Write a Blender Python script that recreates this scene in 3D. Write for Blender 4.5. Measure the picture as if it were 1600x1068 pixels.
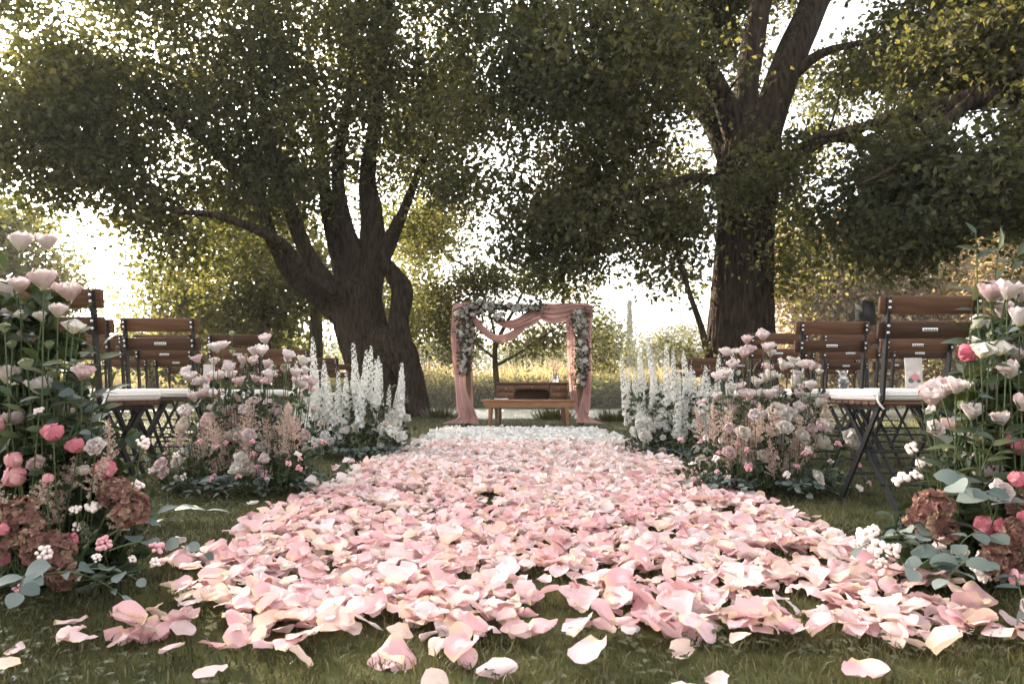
import bpy, math, random
import numpy as np
from mathutils import Vector, Matrix, noise as mnoise

random.seed(7); rng = np.random.default_rng(7)
for o in list(bpy.data.objects): bpy.data.objects.remove(o)
SC = bpy.context.scene
COL = SC.collection
R = math.radians

# ------------------------------------------------------------------ camera
FPX, CX, CY, HY = 1067.0, 800.0, 534.0, 608.0        # photograph pixels: focal length, centre, horizon row
CAMZ = 0.50
PITCH = math.atan((HY - CY) / FPX)
cam_d = bpy.data.cameras.new('camera'); cam = bpy.data.objects.new('camera', cam_d); COL.objects.link(cam)
cam_d.sensor_width = 36.0; cam_d.lens = 36.0 * FPX / 1600.0
cam_d.clip_start = 0.05; cam_d.clip_end = 4000
cam_d.dof.use_dof = True; cam_d.dof.focus_distance = 3.2; cam_d.dof.aperture_fstop = 9.0
cam.location = (0, 0, CAMZ); cam.rotation_euler = (R(90) + PITCH, 0, 0)
SC.camera = cam

# ------------------------------------------------------------------ sky, sun, exposure
SUN_EL, SUN_AZ = R(27), R(-40)                        # azimuth from +Y, negative = left
SUN_STRENGTH, SKY_STRENGTH, EXPOSURE = 4.2, 0.15, 2.48
w = bpy.data.worlds.new('World'); SC.world = w; w.use_nodes = True
nt = w.node_tree; nt.nodes.clear()
sky = nt.nodes.new('ShaderNodeTexSky'); sky.sky_type = 'NISHITA'; sky.sun_disc = False
sky.sun_elevation = SUN_EL; sky.sun_rotation = SUN_AZ
sky.air_density = 1.0; sky.dust_density = 6.0; sky.ozone_density = 0.6
hs = nt.nodes.new('ShaderNodeHueSaturation'); hs.inputs['Saturation'].default_value = 0.22
bg = nt.nodes.new('ShaderNodeBackground'); bg.inputs['Strength'].default_value = SKY_STRENGTH
ow = nt.nodes.new('ShaderNodeOutputWorld')
nt.links.new(sky.outputs[0], hs.inputs['Color']); nt.links.new(hs.outputs[0], bg.inputs['Color']); nt.links.new(bg.outputs[0], ow.inputs[0])
sl = bpy.data.lights.new('sun', 'SUN'); sl.energy = SUN_STRENGTH; sl.angle = R(0.6); sl.color = (1.0, 0.86, 0.66)
so = bpy.data.objects.new('sun', sl); COL.objects.link(so); so.location = (-10, 12, 14)
sdir = Vector((math.sin(SUN_AZ) * math.cos(SUN_EL), math.cos(SUN_AZ) * math.cos(SUN_EL), math.sin(SUN_EL)))
so.rotation_euler = sdir.to_track_quat('Z', 'Y').to_euler()
SC.view_settings.view_transform = 'Standard'; SC.view_settings.look = 'None'
SC.view_settings.exposure = EXPOSURE; SC.view_settings.gamma = 1.0
SC.view_settings.use_curve_mapping = False
cy = SC.cycles
cy.use_denoising = True; cy.max_bounces = 6; cy.diffuse_bounces = 3; cy.glossy_bounces = 2
cy.transmission_bounces = 4; cy.transparent_max_bounces = 6; cy.volume_bounces = 0
cy.sample_clamp_indirect = 6.0; cy.caustics_reflective = False; cy.caustics_refractive = False

# ------------------------------------------------------------------ pixel helpers (a pixel is only a direction)
def ray(px, py):
    a = (px - CX) / FPX; b = (CY - py) / FPX
    return Vector((a, math.cos(PITCH) - b * math.sin(PITCH), math.sin(PITCH) + b * math.cos(PITCH)))
def P(px, py, d):
    r = ray(px, py); k = d / r.y
    return Vector((r.x * k, d, CAMZ + r.z * k))
def sstep(a, b, x):
    t = np.clip((np.asarray(x, float) - a) / (b - a), 0, 1); return t * t * (3 - 2 * t)
def bank_y(x): return 13.6 + 4.2 * (1 - sstep(-3.2, -0.6, x)) + 0.3 * np.sin(np.asarray(x) * 1.3)
WATER_Z = -0.42
def gz(x, y):
    x = np.asarray(x, float); y = np.asarray(y, float)
    z = -0.08 * sstep(4, 11, y)
    e = bank_y(x)
    z = z - 0.85 * sstep(e, e + 3.5, y)
    z = z + 1.0 * sstep(32.5, 35.5, y)
    z = z + 0.012 * np.sin(x * 1.7 + 0.4) * np.sin(y * 1.3) * sstep(2.5, 5, y)
    return z
def G(px, py):
    r = ray(px, py); z = 0.0
    for _ in range(12):
        k = (z - CAMZ) / r.z; p = Vector((r.x * k, r.y * k, z)); z = float(gz(p.x, p.y))
    return Vector((p.x, p.y, z))

# ------------------------------------------------------------------ mesh helpers
class MB:
    def __init__(s): s.V = []; s.F = []; s.T = []; s.G = []; s.n = 0
    def add(s, V, F, tint=0.5, grad=0.5):
        V = np.asarray(V, np.float32).reshape(-1, 3); F = np.asarray(F, np.int64)
        s.V.append(V); s.F.append(F + s.n); n = len(V)
        s.T.append(np.broadcast_to(np.asarray(tint, np.float32), (n,)).copy())
        s.G.append(np.broadcast_to(np.asarray(grad, np.float32), (n,)).copy())
        s.n += n; return s
    def mesh(s, name, mat, smooth=True):
        me = bpy.data.meshes.new(name)
        V = np.concatenate(s.V)
        me.vertices.add(len(V)); me.vertices.foreach_set('co', V.ravel())
        loops = np.concatenate([f.ravel() for f in s.F]); lt = np.concatenate([np.full(len(f), f.shape[1]) for f in s.F])
        ls = np.concatenate([[0], np.cumsum(lt)[:-1]])
        me.loops.add(len(loops)); me.loops.foreach_set('vertex_index', loops.astype(np.int32))
        me.polygons.add(len(lt)); me.polygons.foreach_set('loop_start', ls.astype(np.int32))
        me.polygons.foreach_set('use_smooth', np.full(len(lt), smooth, bool))
        me.update(calc_edges=True)
        for nm, arr in (('tint', s.T), ('grad', s.G)):
            a = me.attributes.new(nm, 'FLOAT', 'POINT'); a.data.foreach_set('value', np.concatenate(arr))
        me.materials.append(mat)
        return me
WM = {}
def put(name, me, parent=None, M=None):
    o = bpy.data.objects.new(name, me); COL.objects.link(o)
    M = M.copy() if M is not None else Matrix.Identity(4)
    if parent is not None:
        o.parent = parent; o.matrix_local = WM[parent.name].inverted() @ M
    else: o.matrix_local = M
    WM[o.name] = M
    return o
def T(v): return Matrix.Translation(Vector(v))
def tag(o, label=None, cat=None, group=None, kind=None):
    if label: o['label'] = label
    if cat: o['category'] = cat
    if group: o['group'] = group
    if kind: o['kind'] = kind
    return o
def thing(name, label, cat, loc=(0, 0, 0), rz=0.0, group=None):
    return tag(put(name, None, None, T(loc) @ Matrix.Rotation(rz, 4, 'Z')), label, cat, group)
def orient(pos, up, roll=None, scale=1.0):
    up = Vector(up).normalized(); q = up.to_track_quat('Z', 'Y')
    roll = random.uniform(0, 6.283) if roll is None else roll
    return T(pos) @ q.to_matrix().to_4x4() @ Matrix.Rotation(roll, 4, 'Z') @ Matrix.Scale(scale, 4)

def box(x0, x1, y0, y1, z0, z1, b=0.0):
    if b <= 0:
        V = [(x, y, z) for z in (z0, z1) for y in (y0, y1) for x in (x0, x1)]
        return np.array(V), np.array([(0, 2, 3, 1), (4, 5, 7, 6), (0, 1, 5, 4), (2, 6, 7, 3), (0, 4, 6, 2), (1, 3, 7, 5)])
    import bmesh
    bm = bmesh.new(); bmesh.ops.create_cube(bm, size=1.0)
    for v in bm.verts: v.co = Vector(((x0 + x1) / 2 + v.co.x * (x1 - x0), (y0 + y1) / 2 + v.co.y * (y1 - y0), (z0 + z1) / 2 + v.co.z * (z1 - z0)))
    bmesh.ops.bevel(bm, geom=bm.edges[:], offset=b, segments=2, affect='EDGES', profile=0.5)
    bmesh.ops.triangulate(bm, faces=bm.faces[:])
    bm.verts.ensure_lookup_table()
    V = np.array([v.co[:] for v in bm.verts]); F = np.array([[v.index for v in f.verts] for f in bm.faces]); bm.free()
    return V, F
def catmull(pts, step):
    pts = [np.asarray(p, float) for p in pts]
    if len(pts) == 2: pts = [pts[0], (pts[0] + pts[1]) / 2, pts[1]]
    ext = [2 * pts[0] - pts[1]] + pts + [2 * pts[-1] - pts[-2]]; out = []
    for i in range(1, len(ext) - 2):
        p0, p1, p2, p3 = ext[i - 1:i + 3]; n = max(2, int(np.linalg.norm((p2 - p1)[:3]) / step))
        for k in range(n):
            t = k / n
            out.append(0.5 * (2 * p1 + (p2 - p0) * t + (2 * p0 - 5 * p1 + 4 * p2 - p3) * t * t + (3 * p1 - p0 - 3 * p2 + p3) * t ** 3))
    out.append(pts[-1]); return np.array(out)
def tube(path, rad, seg=6, rfun=None, cap=True):
    path = np.asarray(path, float); n = len(path); rad = np.broadcast_to(np.asarray(rad, float), (n,))
    tg = np.gradient(path, axis=0); tg /= np.linalg.norm(tg, axis=1)[:, None] + 1e-12
    u = np.cross(tg[0], (0, 0, 1.0)); 
    if np.linalg.norm(u) < 1e-3: u = np.array((1.0, 0, 0))
    u /= np.linalg.norm(u); th = np.linspace(0, 2 * np.pi, seg, endpoint=False); V = np.zeros((n, seg, 3))
    for i in range(n):
        u = u - tg[i] * np.dot(u, tg[i]); u /= np.linalg.norm(u) + 1e-12; v = np.cross(tg[i], u)
        r = rad[i] * (rfun(i, th, path[i]) if rfun else 1.0)
        V[i] = path[i] + (np.cos(th) * r)[:, None] * u + (np.sin(th) * r)[:, None] * v
    a = np.arange(n - 1)[:, None] * seg; k = np.arange(seg)[None, :]; k2 = (k + 1) % seg
    F = np.stack([a + k, a + k2, a + seg + k2, a + seg + k], -1).reshape(-1, 4)
    return V.reshape(-1, 3), F
def bez(a, b, c, n=6):
    a, b, c = (np.asarray(q, float) for q in (a, b, c)); t = np.linspace(0, 1, n)[:, None]
    return (1 - t) ** 2 * a + 2 * t * (1 - t) * b + t * t * c
def sphere(c, r, su=8, sv=6, sq=1.0):
    V = [(0, 0, -r * sq)]; F = []
    for i in range(1, sv):
        p = math.pi * i / sv
        for k in range(su):
            t = 2 * math.pi * k / su; V.append((r * math.sin(p) * math.cos(t), r * math.sin(p) * math.sin(t), -r * math.cos(p) * sq))
    V.append((0, 0, r * sq)); V = np.array(V) + np.asarray(c)
    tri = []
    for k in range(su): tri.append((0, 1 + (k + 1) % su, 1 + k)); b = 1 + (sv - 2) * su; tri.append((b + k, b + (k + 1) % su, len(V) - 1))
    for i in range(sv - 2):
        for k in range(su):
            a = 1 + i * su + k; b = 1 + i * su + (k + 1) % su; tri += [(a, b, b + su), (a, b + su, a + su)]
    return V, np.array(tri)
def unit(n):
    v = rng.normal(size=(n, 3)); return v / np.linalg.norm(v, axis=1)[:, None]
def kites(c, d, nrm, L, W, fold=0.15, hexa=False):
    """leaves: centre c, direction d, normal nrm, length L, width W (arrays)"""
    L = np.asarray(L)[:, None]; W = np.asarray(W)[:, None]
    s = np.cross(d, nrm); s /= np.linalg.norm(s, axis=1)[:, None] + 1e-9; nn = np.cross(s, d)
    b = c - d * L * 0.5; t = c + d * L * 0.5 - nn * L * 0.12
    if not hexa:
        m = c - d * L * 0.08
        V = np.stack([b, m + s * W * .5 + nn * W * fold, t, m - s * W * .5 + nn * W * fold], 1)
        k = np.arange(len(c))[:, None] * 4
        F = np.concatenate([k + np.array([[0, 1, 2]]), k + np.array([[0, 2, 3]])])
        return V.reshape(-1, 3), F, 4
    m1 = c - d * L * .2; m2 = c + d * L * .2
    V = np.stack([b, m1 + s * W * .5 + nn * W * fold, m2 + s * W * .38 + nn * W * fold, t, m2 - s * W * .38 + nn * W * fold, m1 - s * W * .5 + nn * W * fold], 1)
    k = np.arange(len(c))[:, None] * 6
    F = np.concatenate([k + np.array([[0, 1, 2, 3]]), k + np.array([[0, 3, 4, 5]])])
    return V.reshape(-1, 3), F, 6

# ------------------------------------------------------------------ materials
def nodes(name):
    m = bpy.data.materials.new(name); m.use_nodes = True; n = m.node_tree; n.nodes.clear()
    return m, n, n.nodes.new('ShaderNodeOutputMaterial')
def ramp(n, cols):
    r = n.nodes.new('ShaderNodeValToRGB'); e = r.color_ramp.elements
    while len(e) < len(cols): e.new(0.5)
    for k, (p, c) in enumerate(cols): e[k].position = p; e[k].color = (*c, 1)
    return r
def leaf_mat(name, cols, trans=0.4, tcol=None, rough=0.55, spec=0.25, gradcol=None, bump=0.0):
    """thin petal / leaf: principled + translucent; colour from the per-piece 'tint', optional base colour by 'grad'"""
    m, n, out = nodes(name)
    at = n.nodes.new('ShaderNodeAttribute'); at.attribute_name = 'tint'
    r = ramp(n, cols); n.links.new(at.outputs['Fac'], r.inputs[0]); c = r.outputs[0]
    if gradcol:
        ag = n.nodes.new('ShaderNodeAttribute'); ag.attribute_name = 'grad'
        rr = ramp(n, [(gradcol[0], (1, 1, 1)), (gradcol[1], (0, 0, 0))]); n.links.new(ag.outputs['Fac'], rr.inputs[0])
        mx = n.nodes.new('ShaderNodeMixRGB'); n.links.new(rr.outputs[0], mx.inputs[0]); n.links.new(c, mx.inputs[1]); mx.inputs[2].default_value = (*gradcol[2], 1); c = mx.outputs[0]
    tc = n.nodes.new('ShaderNodeTexCoord'); ns = n.nodes.new('ShaderNodeTexNoise'); ns.inputs['Scale'].default_value = 90 if gradcol else 14
    n.links.new(tc.outputs['Object'], ns.inputs['Vector'])
    mv = n.nodes.new('ShaderNodeMixRGB'); mv.blend_type = 'MULTIPLY'; mv.inputs[0].default_value = 0.25
    n.links.new(c, mv.inputs[1]); n.links.new(ns.outputs['Fac'], mv.inputs[2]); c2 = mv.outputs[0]
    p = n.nodes.new('ShaderNodeBsdfPrincipled'); p.inputs['Roughness'].default_value = rough; p.inputs['Specular IOR Level'].default_value = spec
    n.links.new(c2, p.inputs['Base Color'])
    if bump:
        bp = n.nodes.new('ShaderNodeBump'); bp.inputs['Strength'].default_value = bump; bp.inputs['Distance'].default_value = 0.002
        n.links.new(ns.outputs['Fac'], bp.inputs['Height']); n.links.new(bp.outputs[0], p.inputs['Normal'])
    t = n.nodes.new('ShaderNodeBsdfTranslucent')
    if tcol:
        mt = n.nodes.new('ShaderNodeMixRGB'); mt.blend_type = 'MULTIPLY'; mt.inputs[0].default_value = 1; mt.inputs[2].default_value = (*tcol, 1)
        n.links.new(c, mt.inputs[1]); n.links.new(mt.outputs[0], t.inputs[0])
    else: n.links.new(c, t.inputs[0])
    mix = n.nodes.new('ShaderNodeMixShader'); mix.inputs[0].default_value = trans
    n.links.new(p.outputs[0], mix.inputs[1]); n.links.new(t.outputs[0], mix.inputs[2]); n.links.new(mix.outputs[0], out.inputs[0])
    return m
def solid(name, c1, c2=None, scale=8, rough=0.6, spec=0.3, metal=0.0, bump=0.0, stretch=(1, 1, 1), bdist=0.01, detail=5, coord='Object'):
    m, n, out = nodes(name); p = n.nodes.new('ShaderNodeBsdfPrincipled')
    tc = n.nodes.new('ShaderNodeTexCoord'); mp = n.nodes.new('ShaderNodeMapping'); mp.inputs['Scale'].default_value = stretch
    ns = n.nodes.new('ShaderNodeTexNoise'); ns.inputs['Scale'].default_value = scale; ns.inputs['Detail'].default_value = detail
    n.links.new(tc.outputs[coord], mp.inputs[0]); n.links.new(mp.outputs[0], ns.inputs['Vector'])
    r = ramp(n, [(0.3, c1), (0.7, c2 or c1)]); n.links.new(ns.outputs['Fac'], r.inputs[0]); n.links.new(r.outputs[0], p.inputs['Base Color'])
    p.inputs['Roughness'].default_value = rough; p.inputs['Specular IOR Level'].default_value = spec; p.inputs['Metallic'].default_value = metal
    if bump:
        b = n.nodes.new('ShaderNodeBump'); b.inputs['Strength'].default_value = bump; b.inputs['Distance'].default_value = bdist
        n.links.new(ns.outputs['Fac'], b.inputs['Height']); n.links.new(b.outputs[0], p.inputs['Normal'])
    n.links.new(p.outputs[0], out.inputs[0]); return m

M = {}
M['ground'] = solid('lawn_soil', (0.030, 0.034, 0.010), (0.085, 0.085, 0.030), 6, 0.9, 0.1, bump=0.6, bdist=0.02)
M['grass'] = leaf_mat('grass_blades', [(0, (0.036, 0.042, 0.017)), (0.5, (0.078, 0.080, 0.034)), (0.9, (0.140, 0.125, 0.060)), (1, (0.24, 0.20, 0.11))], 0.28, (1.25, 1.15, 0.65), 0.5, 0.3)
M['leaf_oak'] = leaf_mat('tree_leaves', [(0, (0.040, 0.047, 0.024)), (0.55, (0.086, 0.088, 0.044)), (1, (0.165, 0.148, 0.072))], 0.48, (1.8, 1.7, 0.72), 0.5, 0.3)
M['leaf_sunlit'] = leaf_mat('sunlit_tint_leaves', [(0, (0.07, 0.075, 0.034)), (0.5, (0.145, 0.14, 0.062)), (1, (0.27, 0.23, 0.105))], 0.55, (1.4, 1.4, 0.95), 0.55, 0.2)  # sunlight on the background crowns is put into these lighter yellows
M['leaf_sun_orange'] = leaf_mat('sun_orange_leaves', [(0, (0.13, 0.11, 0.065)), (0.5, (0.26, 0.20, 0.12)), (1, (0.42, 0.32, 0.20))], 0.55, (1.4, 1.25, 0.95), 0.55, 0.2)  # orange of the low sun put into the leaf colour of the right-hand trees
M['leaf_far'] = leaf_mat('far_bush_leaves', [(0, (0.04, 0.05, 0.03)), (0.5, (0.09, 0.095, 0.04)), (1, (0.17, 0.15, 0.065))], 0.4, (1.3, 1.2, 0.7), 0.6, 0.15)
M['reed'] = leaf_mat('dry_reeds', [(0, (0.09, 0.085, 0.045)), (0.4, (0.22, 0.185, 0.105)), (1, (0.40, 0.33, 0.20))], 0.35, (1.2, 1.1, 0.8), 0.7, 0.1)
M['bark'] = solid('tree_bark', (0.016, 0.011, 0.008), (0.078, 0.054, 0.038), 6, 0.95, 0.1, bump=1.0, stretch=(3, 3, 0.7), bdist=0.08, detail=12)
M['bark2'] = solid('pale_bark', (0.04, 0.031, 0.022), (0.15, 0.115, 0.08), 6, 0.95, 0.1, bump=1.0, stretch=(3, 3, 0.5), bdist=0.04, detail=9)
M['wood'] = solid('chair_wood', (0.048, 0.021, 0.010), (0.105, 0.047, 0.022), 5, 0.55, 0.3, bump=0.15, stretch=(1.2, 14, 14), bdist=0.003, detail=8)
def per_object(m, lo, hi):
    n = m.node_tree; p = [q for q in n.nodes if q.type == 'BSDF_PRINCIPLED'][0]; src = p.inputs['Base Color'].links[0].from_socket
    oi = n.nodes.new('ShaderNodeObjectInfo'); mr = n.nodes.new('ShaderNodeMapRange'); mr.inputs[3].default_value = lo; mr.inputs[4].default_value = hi; n.links.new(oi.outputs['Random'], mr.inputs[0])
    hv = n.nodes.new('ShaderNodeHueSaturation'); n.links.new(mr.outputs[0], hv.inputs['Value']); n.links.new(src, hv.inputs['Color']); n.links.new(hv.outputs[0], p.inputs['Base Color'])
per_object(M['wood'], .65, 1.35)
M['desk'] = solid('desk_wood', (0.085, 0.034, 0.014), (0.16, 0.068, 0.028), 5, 0.4, 0.35, bump=0.1, stretch=(1.2, 10, 10), bdist=0.003, detail=8)
M['bench'] = solid('bench_wood', (0.19, 0.085, 0.036), (0.32, 0.15, 0.066), 5, 0.5, 0.3, bump=0.1, stretch=(1.2, 10, 10), bdist=0.003, detail=8)
M['post'] = solid('arch_wood', (0.10, 0.06, 0.028), (0.2, 0.125, 0.06), 6, 0.7, 0.2, bump=0.3, stretch=(8, 8, 1), bdist=0.004)
M['black'] = solid('black_metal', (0.010, 0.010, 0.011), (0.018, 0.018, 0.02), 30, 0.4, 0.4)
M['steel'] = solid('steel', (0.5, 0.5, 0.5), (0.65, 0.64, 0.62), 20, 0.35, 0.5, 0.9)
M['brass'] = solid('brass', (0.5, 0.36, 0.15), (0.62, 0.46, 0.2), 20, 0.35, 0.5, 0.9)
M['cushion'] = solid('cushion_canvas', (0.62, 0.58, 0.53), (0.74, 0.70, 0.65), 160, 0.9, 0.1, bump=0.35, bdist=0.002)
M['fabric'] = leaf_mat('pink_chiffon', [(0, (0.50, 0.27, 0.24)), (1, (0.72, 0.46, 0.42))], 0.4, None, 0.8, 0.1)
M['spk'] = solid('speaker_plastic', (0.006, 0.006, 0.007), (0.012, 0.012, 0.012), 60, 0.6, 0.3)
M['paper'] = solid('paper', (0.7, 0.68, 0.64), (0.78, 0.76, 0.72), 10, 0.8, 0.2)
M['card'] = solid('card_paper', (0.42, 0.38, 0.36), (0.55, 0.50, 0.47), 30, 0.8, 0.2)
M['stem'] = solid('flower_stem', (0.045, 0.07, 0.025), (0.09, 0.12, 0.045), 20, 0.6, 0.3)
M['leafdark'] = leaf_mat('ruscus_leaves', [(0, (0.022, 0.036, 0.015)), (0.6, (0.045, 0.066, 0.026)), (1, (0.095, 0.105, 0.04))], 0.2, (1.3, 1.3, 0.6), 0.38, 0.4)
M['euca'] = leaf_mat('eucalyptus_leaves', [(0, (0.060, 0.085, 0.075)), (0.5, (0.115, 0.145, 0.130)), (1, (0.22, 0.25, 0.225))], 0.15, None, 0.6, 0.3)
M['pinkpale'] = leaf_mat('pale_pink_petals', [(0, (0.78, 0.54, 0.54)), (0.5, (0.83, 0.69, 0.67)), (1, (0.86, 0.80, 0.77))], 0.35, None, 0.6, 0.15, gradcol=(0.0, 0.35, (0.72, 0.66, 0.42)))
M['cream'] = leaf_mat('cream_petals', [(0, (0.78, 0.66, 0.56)), (0.5, (0.82, 0.76, 0.68)), (1, (0.84, 0.82, 0.78))], 0.3, None, 0.6, 0.15, gradcol=(0.0, 0.3, (0.7, 0.66, 0.4)))
M['peony'] = leaf_mat('deep_pink_petals', [(0, (0.62, 0.13, 0.20)), (0.5, (0.74, 0.27, 0.31)), (1, (0.8, 0.44, 0.42))], 0.25, None, 0.55, 0.2, gradcol=(0.0, 0.4, (0.7, 0.35, 0.24)))
M['astilbe'] = leaf_mat('astilbe_plume', [(0, (0.62, 0.42, 0.33)), (0.5, (0.78, 0.60, 0.50)), (1, (0.84, 0.74, 0.64))], 0.3, None, 0.8, 0.1)
M['berry'] = solid('snowberries', (0.82, 0.62, 0.58), (0.84, 0.78, 0.70), 60, 0.4, 0.4)
M['berrypink'] = solid('pink_berries', (0.62, 0.26, 0.30), (0.75, 0.42, 0.43), 60, 0.4, 0.4)
M['hydra'] = leaf_mat('antique_hydrangea', [(0, (0.16, 0.07, 0.058)), (0.5, (0.30, 0.155, 0.125)), (0.8, (0.40, 0.24, 0.17)), (1, (0.50, 0.37, 0.25))], 0.25, None, 0.7, 0.15)
M['white'] = leaf_mat('white_petals', [(0, (0.74, 0.72, 0.63)), (0.5, (0.83, 0.81, 0.75)), (1, (0.88, 0.87, 0.82))], 0.3, None, 0.6, 0.15)
M['bud'] = leaf_mat('green_buds', [(0, (0.16, 0.19, 0.08)), (0.5, (0.34, 0.36, 0.2)), (1, (0.68, 0.62, 0.5))], 0.2, None, 0.55, 0.2)
M['petal'] = leaf_mat('rose_petals', [(0, (0.80, 0.44, 0.45)), (0.3, (0.85, 0.55, 0.55)), (0.6, (0.87, 0.67, 0.65)), (0.8, (0.88, 0.63, 0.50)), (0.9, (0.87, 0.74, 0.72)), (0.93, (0.85, 0.84, 0.81)), (1, (0.87, 0.86, 0.84))], 0.3, None, 0.55, 0.2, gradcol=(0.0, 0.24, (0.87, 0.66, 0.42)), bump=0.15)
mg, n, out = nodes('clear_glass'); p = n.nodes.new('ShaderNodeBsdfPrincipled'); p.inputs['Transmission Weight'].default_value = 0.9; p.inputs['Roughness'].default_value = 0.12; p.inputs['Base Color'].default_value = (0.9, 0.86, 0.86, 1); n.links.new(p.outputs[0], out.inputs[0]); M['glass'] = mg
mw, n, out = nodes('river_water'); p = n.nodes.new('ShaderNodeBsdfPrincipled'); p.inputs['Base Color'].default_value = (0.09, 0.09, 0.07, 1); p.inputs['Roughness'].default_value = 0.12; p.inputs['IOR'].default_value = 1.33
tc = n.nodes.new('ShaderNodeTexCoord'); mp = n.nodes.new('ShaderNodeMapping'); mp.inputs['Scale'].default_value = (0.7, 2.2, 1); ns = n.nodes.new('ShaderNodeTexNoise'); ns.inputs['Scale'].default_value = 2.2; ns.inputs['Detail'].default_value = 6
b = n.nodes.new('ShaderNodeBump'); b.inputs['Strength'].default_value = 1.0; b.inputs['Distance'].default_value = 0.5
n.links.new(tc.outputs['Object'], mp.inputs[0]); n.links.new(mp.outputs[0], ns.inputs['Vector']); n.links.new(ns.outputs['Fac'], b.inputs['Height']); n.links.new(b.outputs[0], p.inputs['Normal']); n.links.new(p.outputs[0], out.inputs[0]); M['water'] = mw

# ================================================================== SETTING: ground, river
xs = np.concatenate([np.linspace(-700, -30, 14), np.linspace(-26, 26, 105), np.linspace(30, 700, 14)])
ys = np.concatenate([np.linspace(-60, -8, 6), np.linspace(-6, 40, 139), np.linspace(44, 120, 14), np.linspace(150, 1500, 12)])
X, Y = np.meshgrid(xs, ys); Z = gz(X, Y) - 0.006
i = np.arange(len(ys) - 1)[:, None] * len(xs) + np.arange(len(xs) - 1)[None, :]
F = np.stack([i, i + 1, i + 1 + len(xs), i + len(xs)], -1).reshape(-1, 4)
tag(put('ground', MB().add(np.stack([X, Y, Z], -1).reshape(-1, 3), F).mesh('ground', M['ground'])), 'short green lawn running down to the river bank', kind='structure')
V = [(-400, 12, WATER_Z), (400, 12, WATER_Z), (400, 38, WATER_Z), (-400, 38, WATER_Z)]
tag(put('river', MB().add(V, [(0, 1, 2, 3)]).mesh('river', M['water'])), 'pale rippled river behind the ceremony arch', kind='structure')

# ------------------------------------------------------------------ lawn grass
CL, CR, CY0, CY1 = -0.93, 1.10, 1.36, 9.75           # the petal carpet on the ground
def in_carpet(x, y): return (x > CL) & (x < CR) & (y > CY0 + 0.05) & (y < CY1)
gb = MB()
def blades(n, y0, y1, hmin, hmax, wid, half, detailed):
    y = np.sqrt(rng.uniform(y0 ** 2, y1 ** 2, n)); x = rng.uniform(-1, 1, n) * (half(y))
    keep = (~in_carpet(x, y)) | (rng.random(n) < 0.45); keep &= y < bank_y(x) + 0.9
    x, y = x[keep], y[keep]; n = len(x)
    clump = np.sin(x * 5.1 + np.sin(y * 3.7) * 2) * np.sin(y * 4.3 + np.sin(x * 2.9) * 2)
    h = rng.uniform(hmin, hmax, n) * .82 * (1 + 0.35 * clump) * rng.uniform(0.6, 1.25, n); wv = wid * rng.uniform(0.6, 1.3, n)
    a = rng.uniform(0, 2 * np.pi, n); s = np.stack([np.cos(a), np.sin(a), 0 * a], 1) * wv[:, None] * 0.5
    ln = rng.uniform(0.15, 1.1, n) * h; b2 = rng.uniform(0, 2 * np.pi, n)
    b = np.stack([x, y, gz(x, y) - 0.004], 1); lean = np.stack([np.cos(b2) * ln, np.sin(b2) * ln, 0 * ln], 1); up = np.zeros((n, 3)); up[:, 2] = h
    tint = np.clip(0.42 + 0.2 * clump + 0.25 * np.sin(x * 1.3 + 1) * np.sin(y * 1.1) + rng.normal(0, 0.2, n), 0, .92); tint = np.where(rng.random(n) < .07, 1.0, tint)
    if detailed:
        V = np.stack([b - s, b + s, b + up * 0.6 + lean * 0.35 + s * .8, b + up * 0.6 + lean * 0.35 - s * .8, b + up * 0.92 + lean], 1).reshape(-1, 3); k = np.arange(n)[:, None] * 5
        gb.add(V, k + np.array([[0, 1, 2, 3]]), np.repeat(tint, 5)); gb.F.append(k + np.array([[3, 2, 4]]) + gb.n - len(V))
    else:
        V = np.stack([b - s, b + s, b + up + lean], 1).reshape(-1, 3); gb.add(V, np.arange(n * 3).reshape(-1, 3), np.repeat(tint, 3))
blades(95000, 0.9, 2.6, 0.016, 0.036, 0.0028, lambda y: 0.95 + y * 0.78, True)
blades(90000, 2.6, 5.5, 0.018, 0.034, 0.0045, lambda y: 1.0 + y * 0.8, False)
blades(130000, 5.5, 19, 0.025, 0.05, 0.010, lambda y: 1.5 + y * 0.8, False)
nC = 16000; y_ = np.sqrt(rng.uniform(1.0, 4.2 ** 2, nC)); x_ = rng.uniform(-1, 1, nC) * (.95 + y_ * .8); pn = np.array([mnoise.noise(Vector((a * 1.6, b * 1.6, 2))) for a, b in zip(x_, y_)])
kp = (pn > -.02) & ~in_carpet(x_, y_); x_, y_ = x_[kp], y_[kp]; nC = len(x_)
for kk in range(3):
    a_ = rng.uniform(0, 6.283, nC) if kk == 0 else a_ + 2.094
    d_ = np.stack([np.cos(a_), np.sin(a_), rng.uniform(-.1, .35, nC)], 1); c_ = np.stack([x_, y_, gz(x_, y_) + (.012 + .014 * np.abs(np.sin(x_ * 91 + y_ * 57)))], 1) + d_ * .005
    V, F_, k_ = kites(c_, d_, np.tile([0, 0, 1.], (nC, 1)) + .2 * unit(nC), np.full(nC, .0105), np.full(nC, .0095), .12, True); gb.add(V, F_, np.repeat(np.clip(.45 + .25 * np.sin(x_ * 33), 0, .85), k_))
tag(put('lawn_grass', gb.mesh('lawn_grass', M['grass'], False)), 'short mown grass blades covering the lawn', 'grass', kind='stuff')

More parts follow.
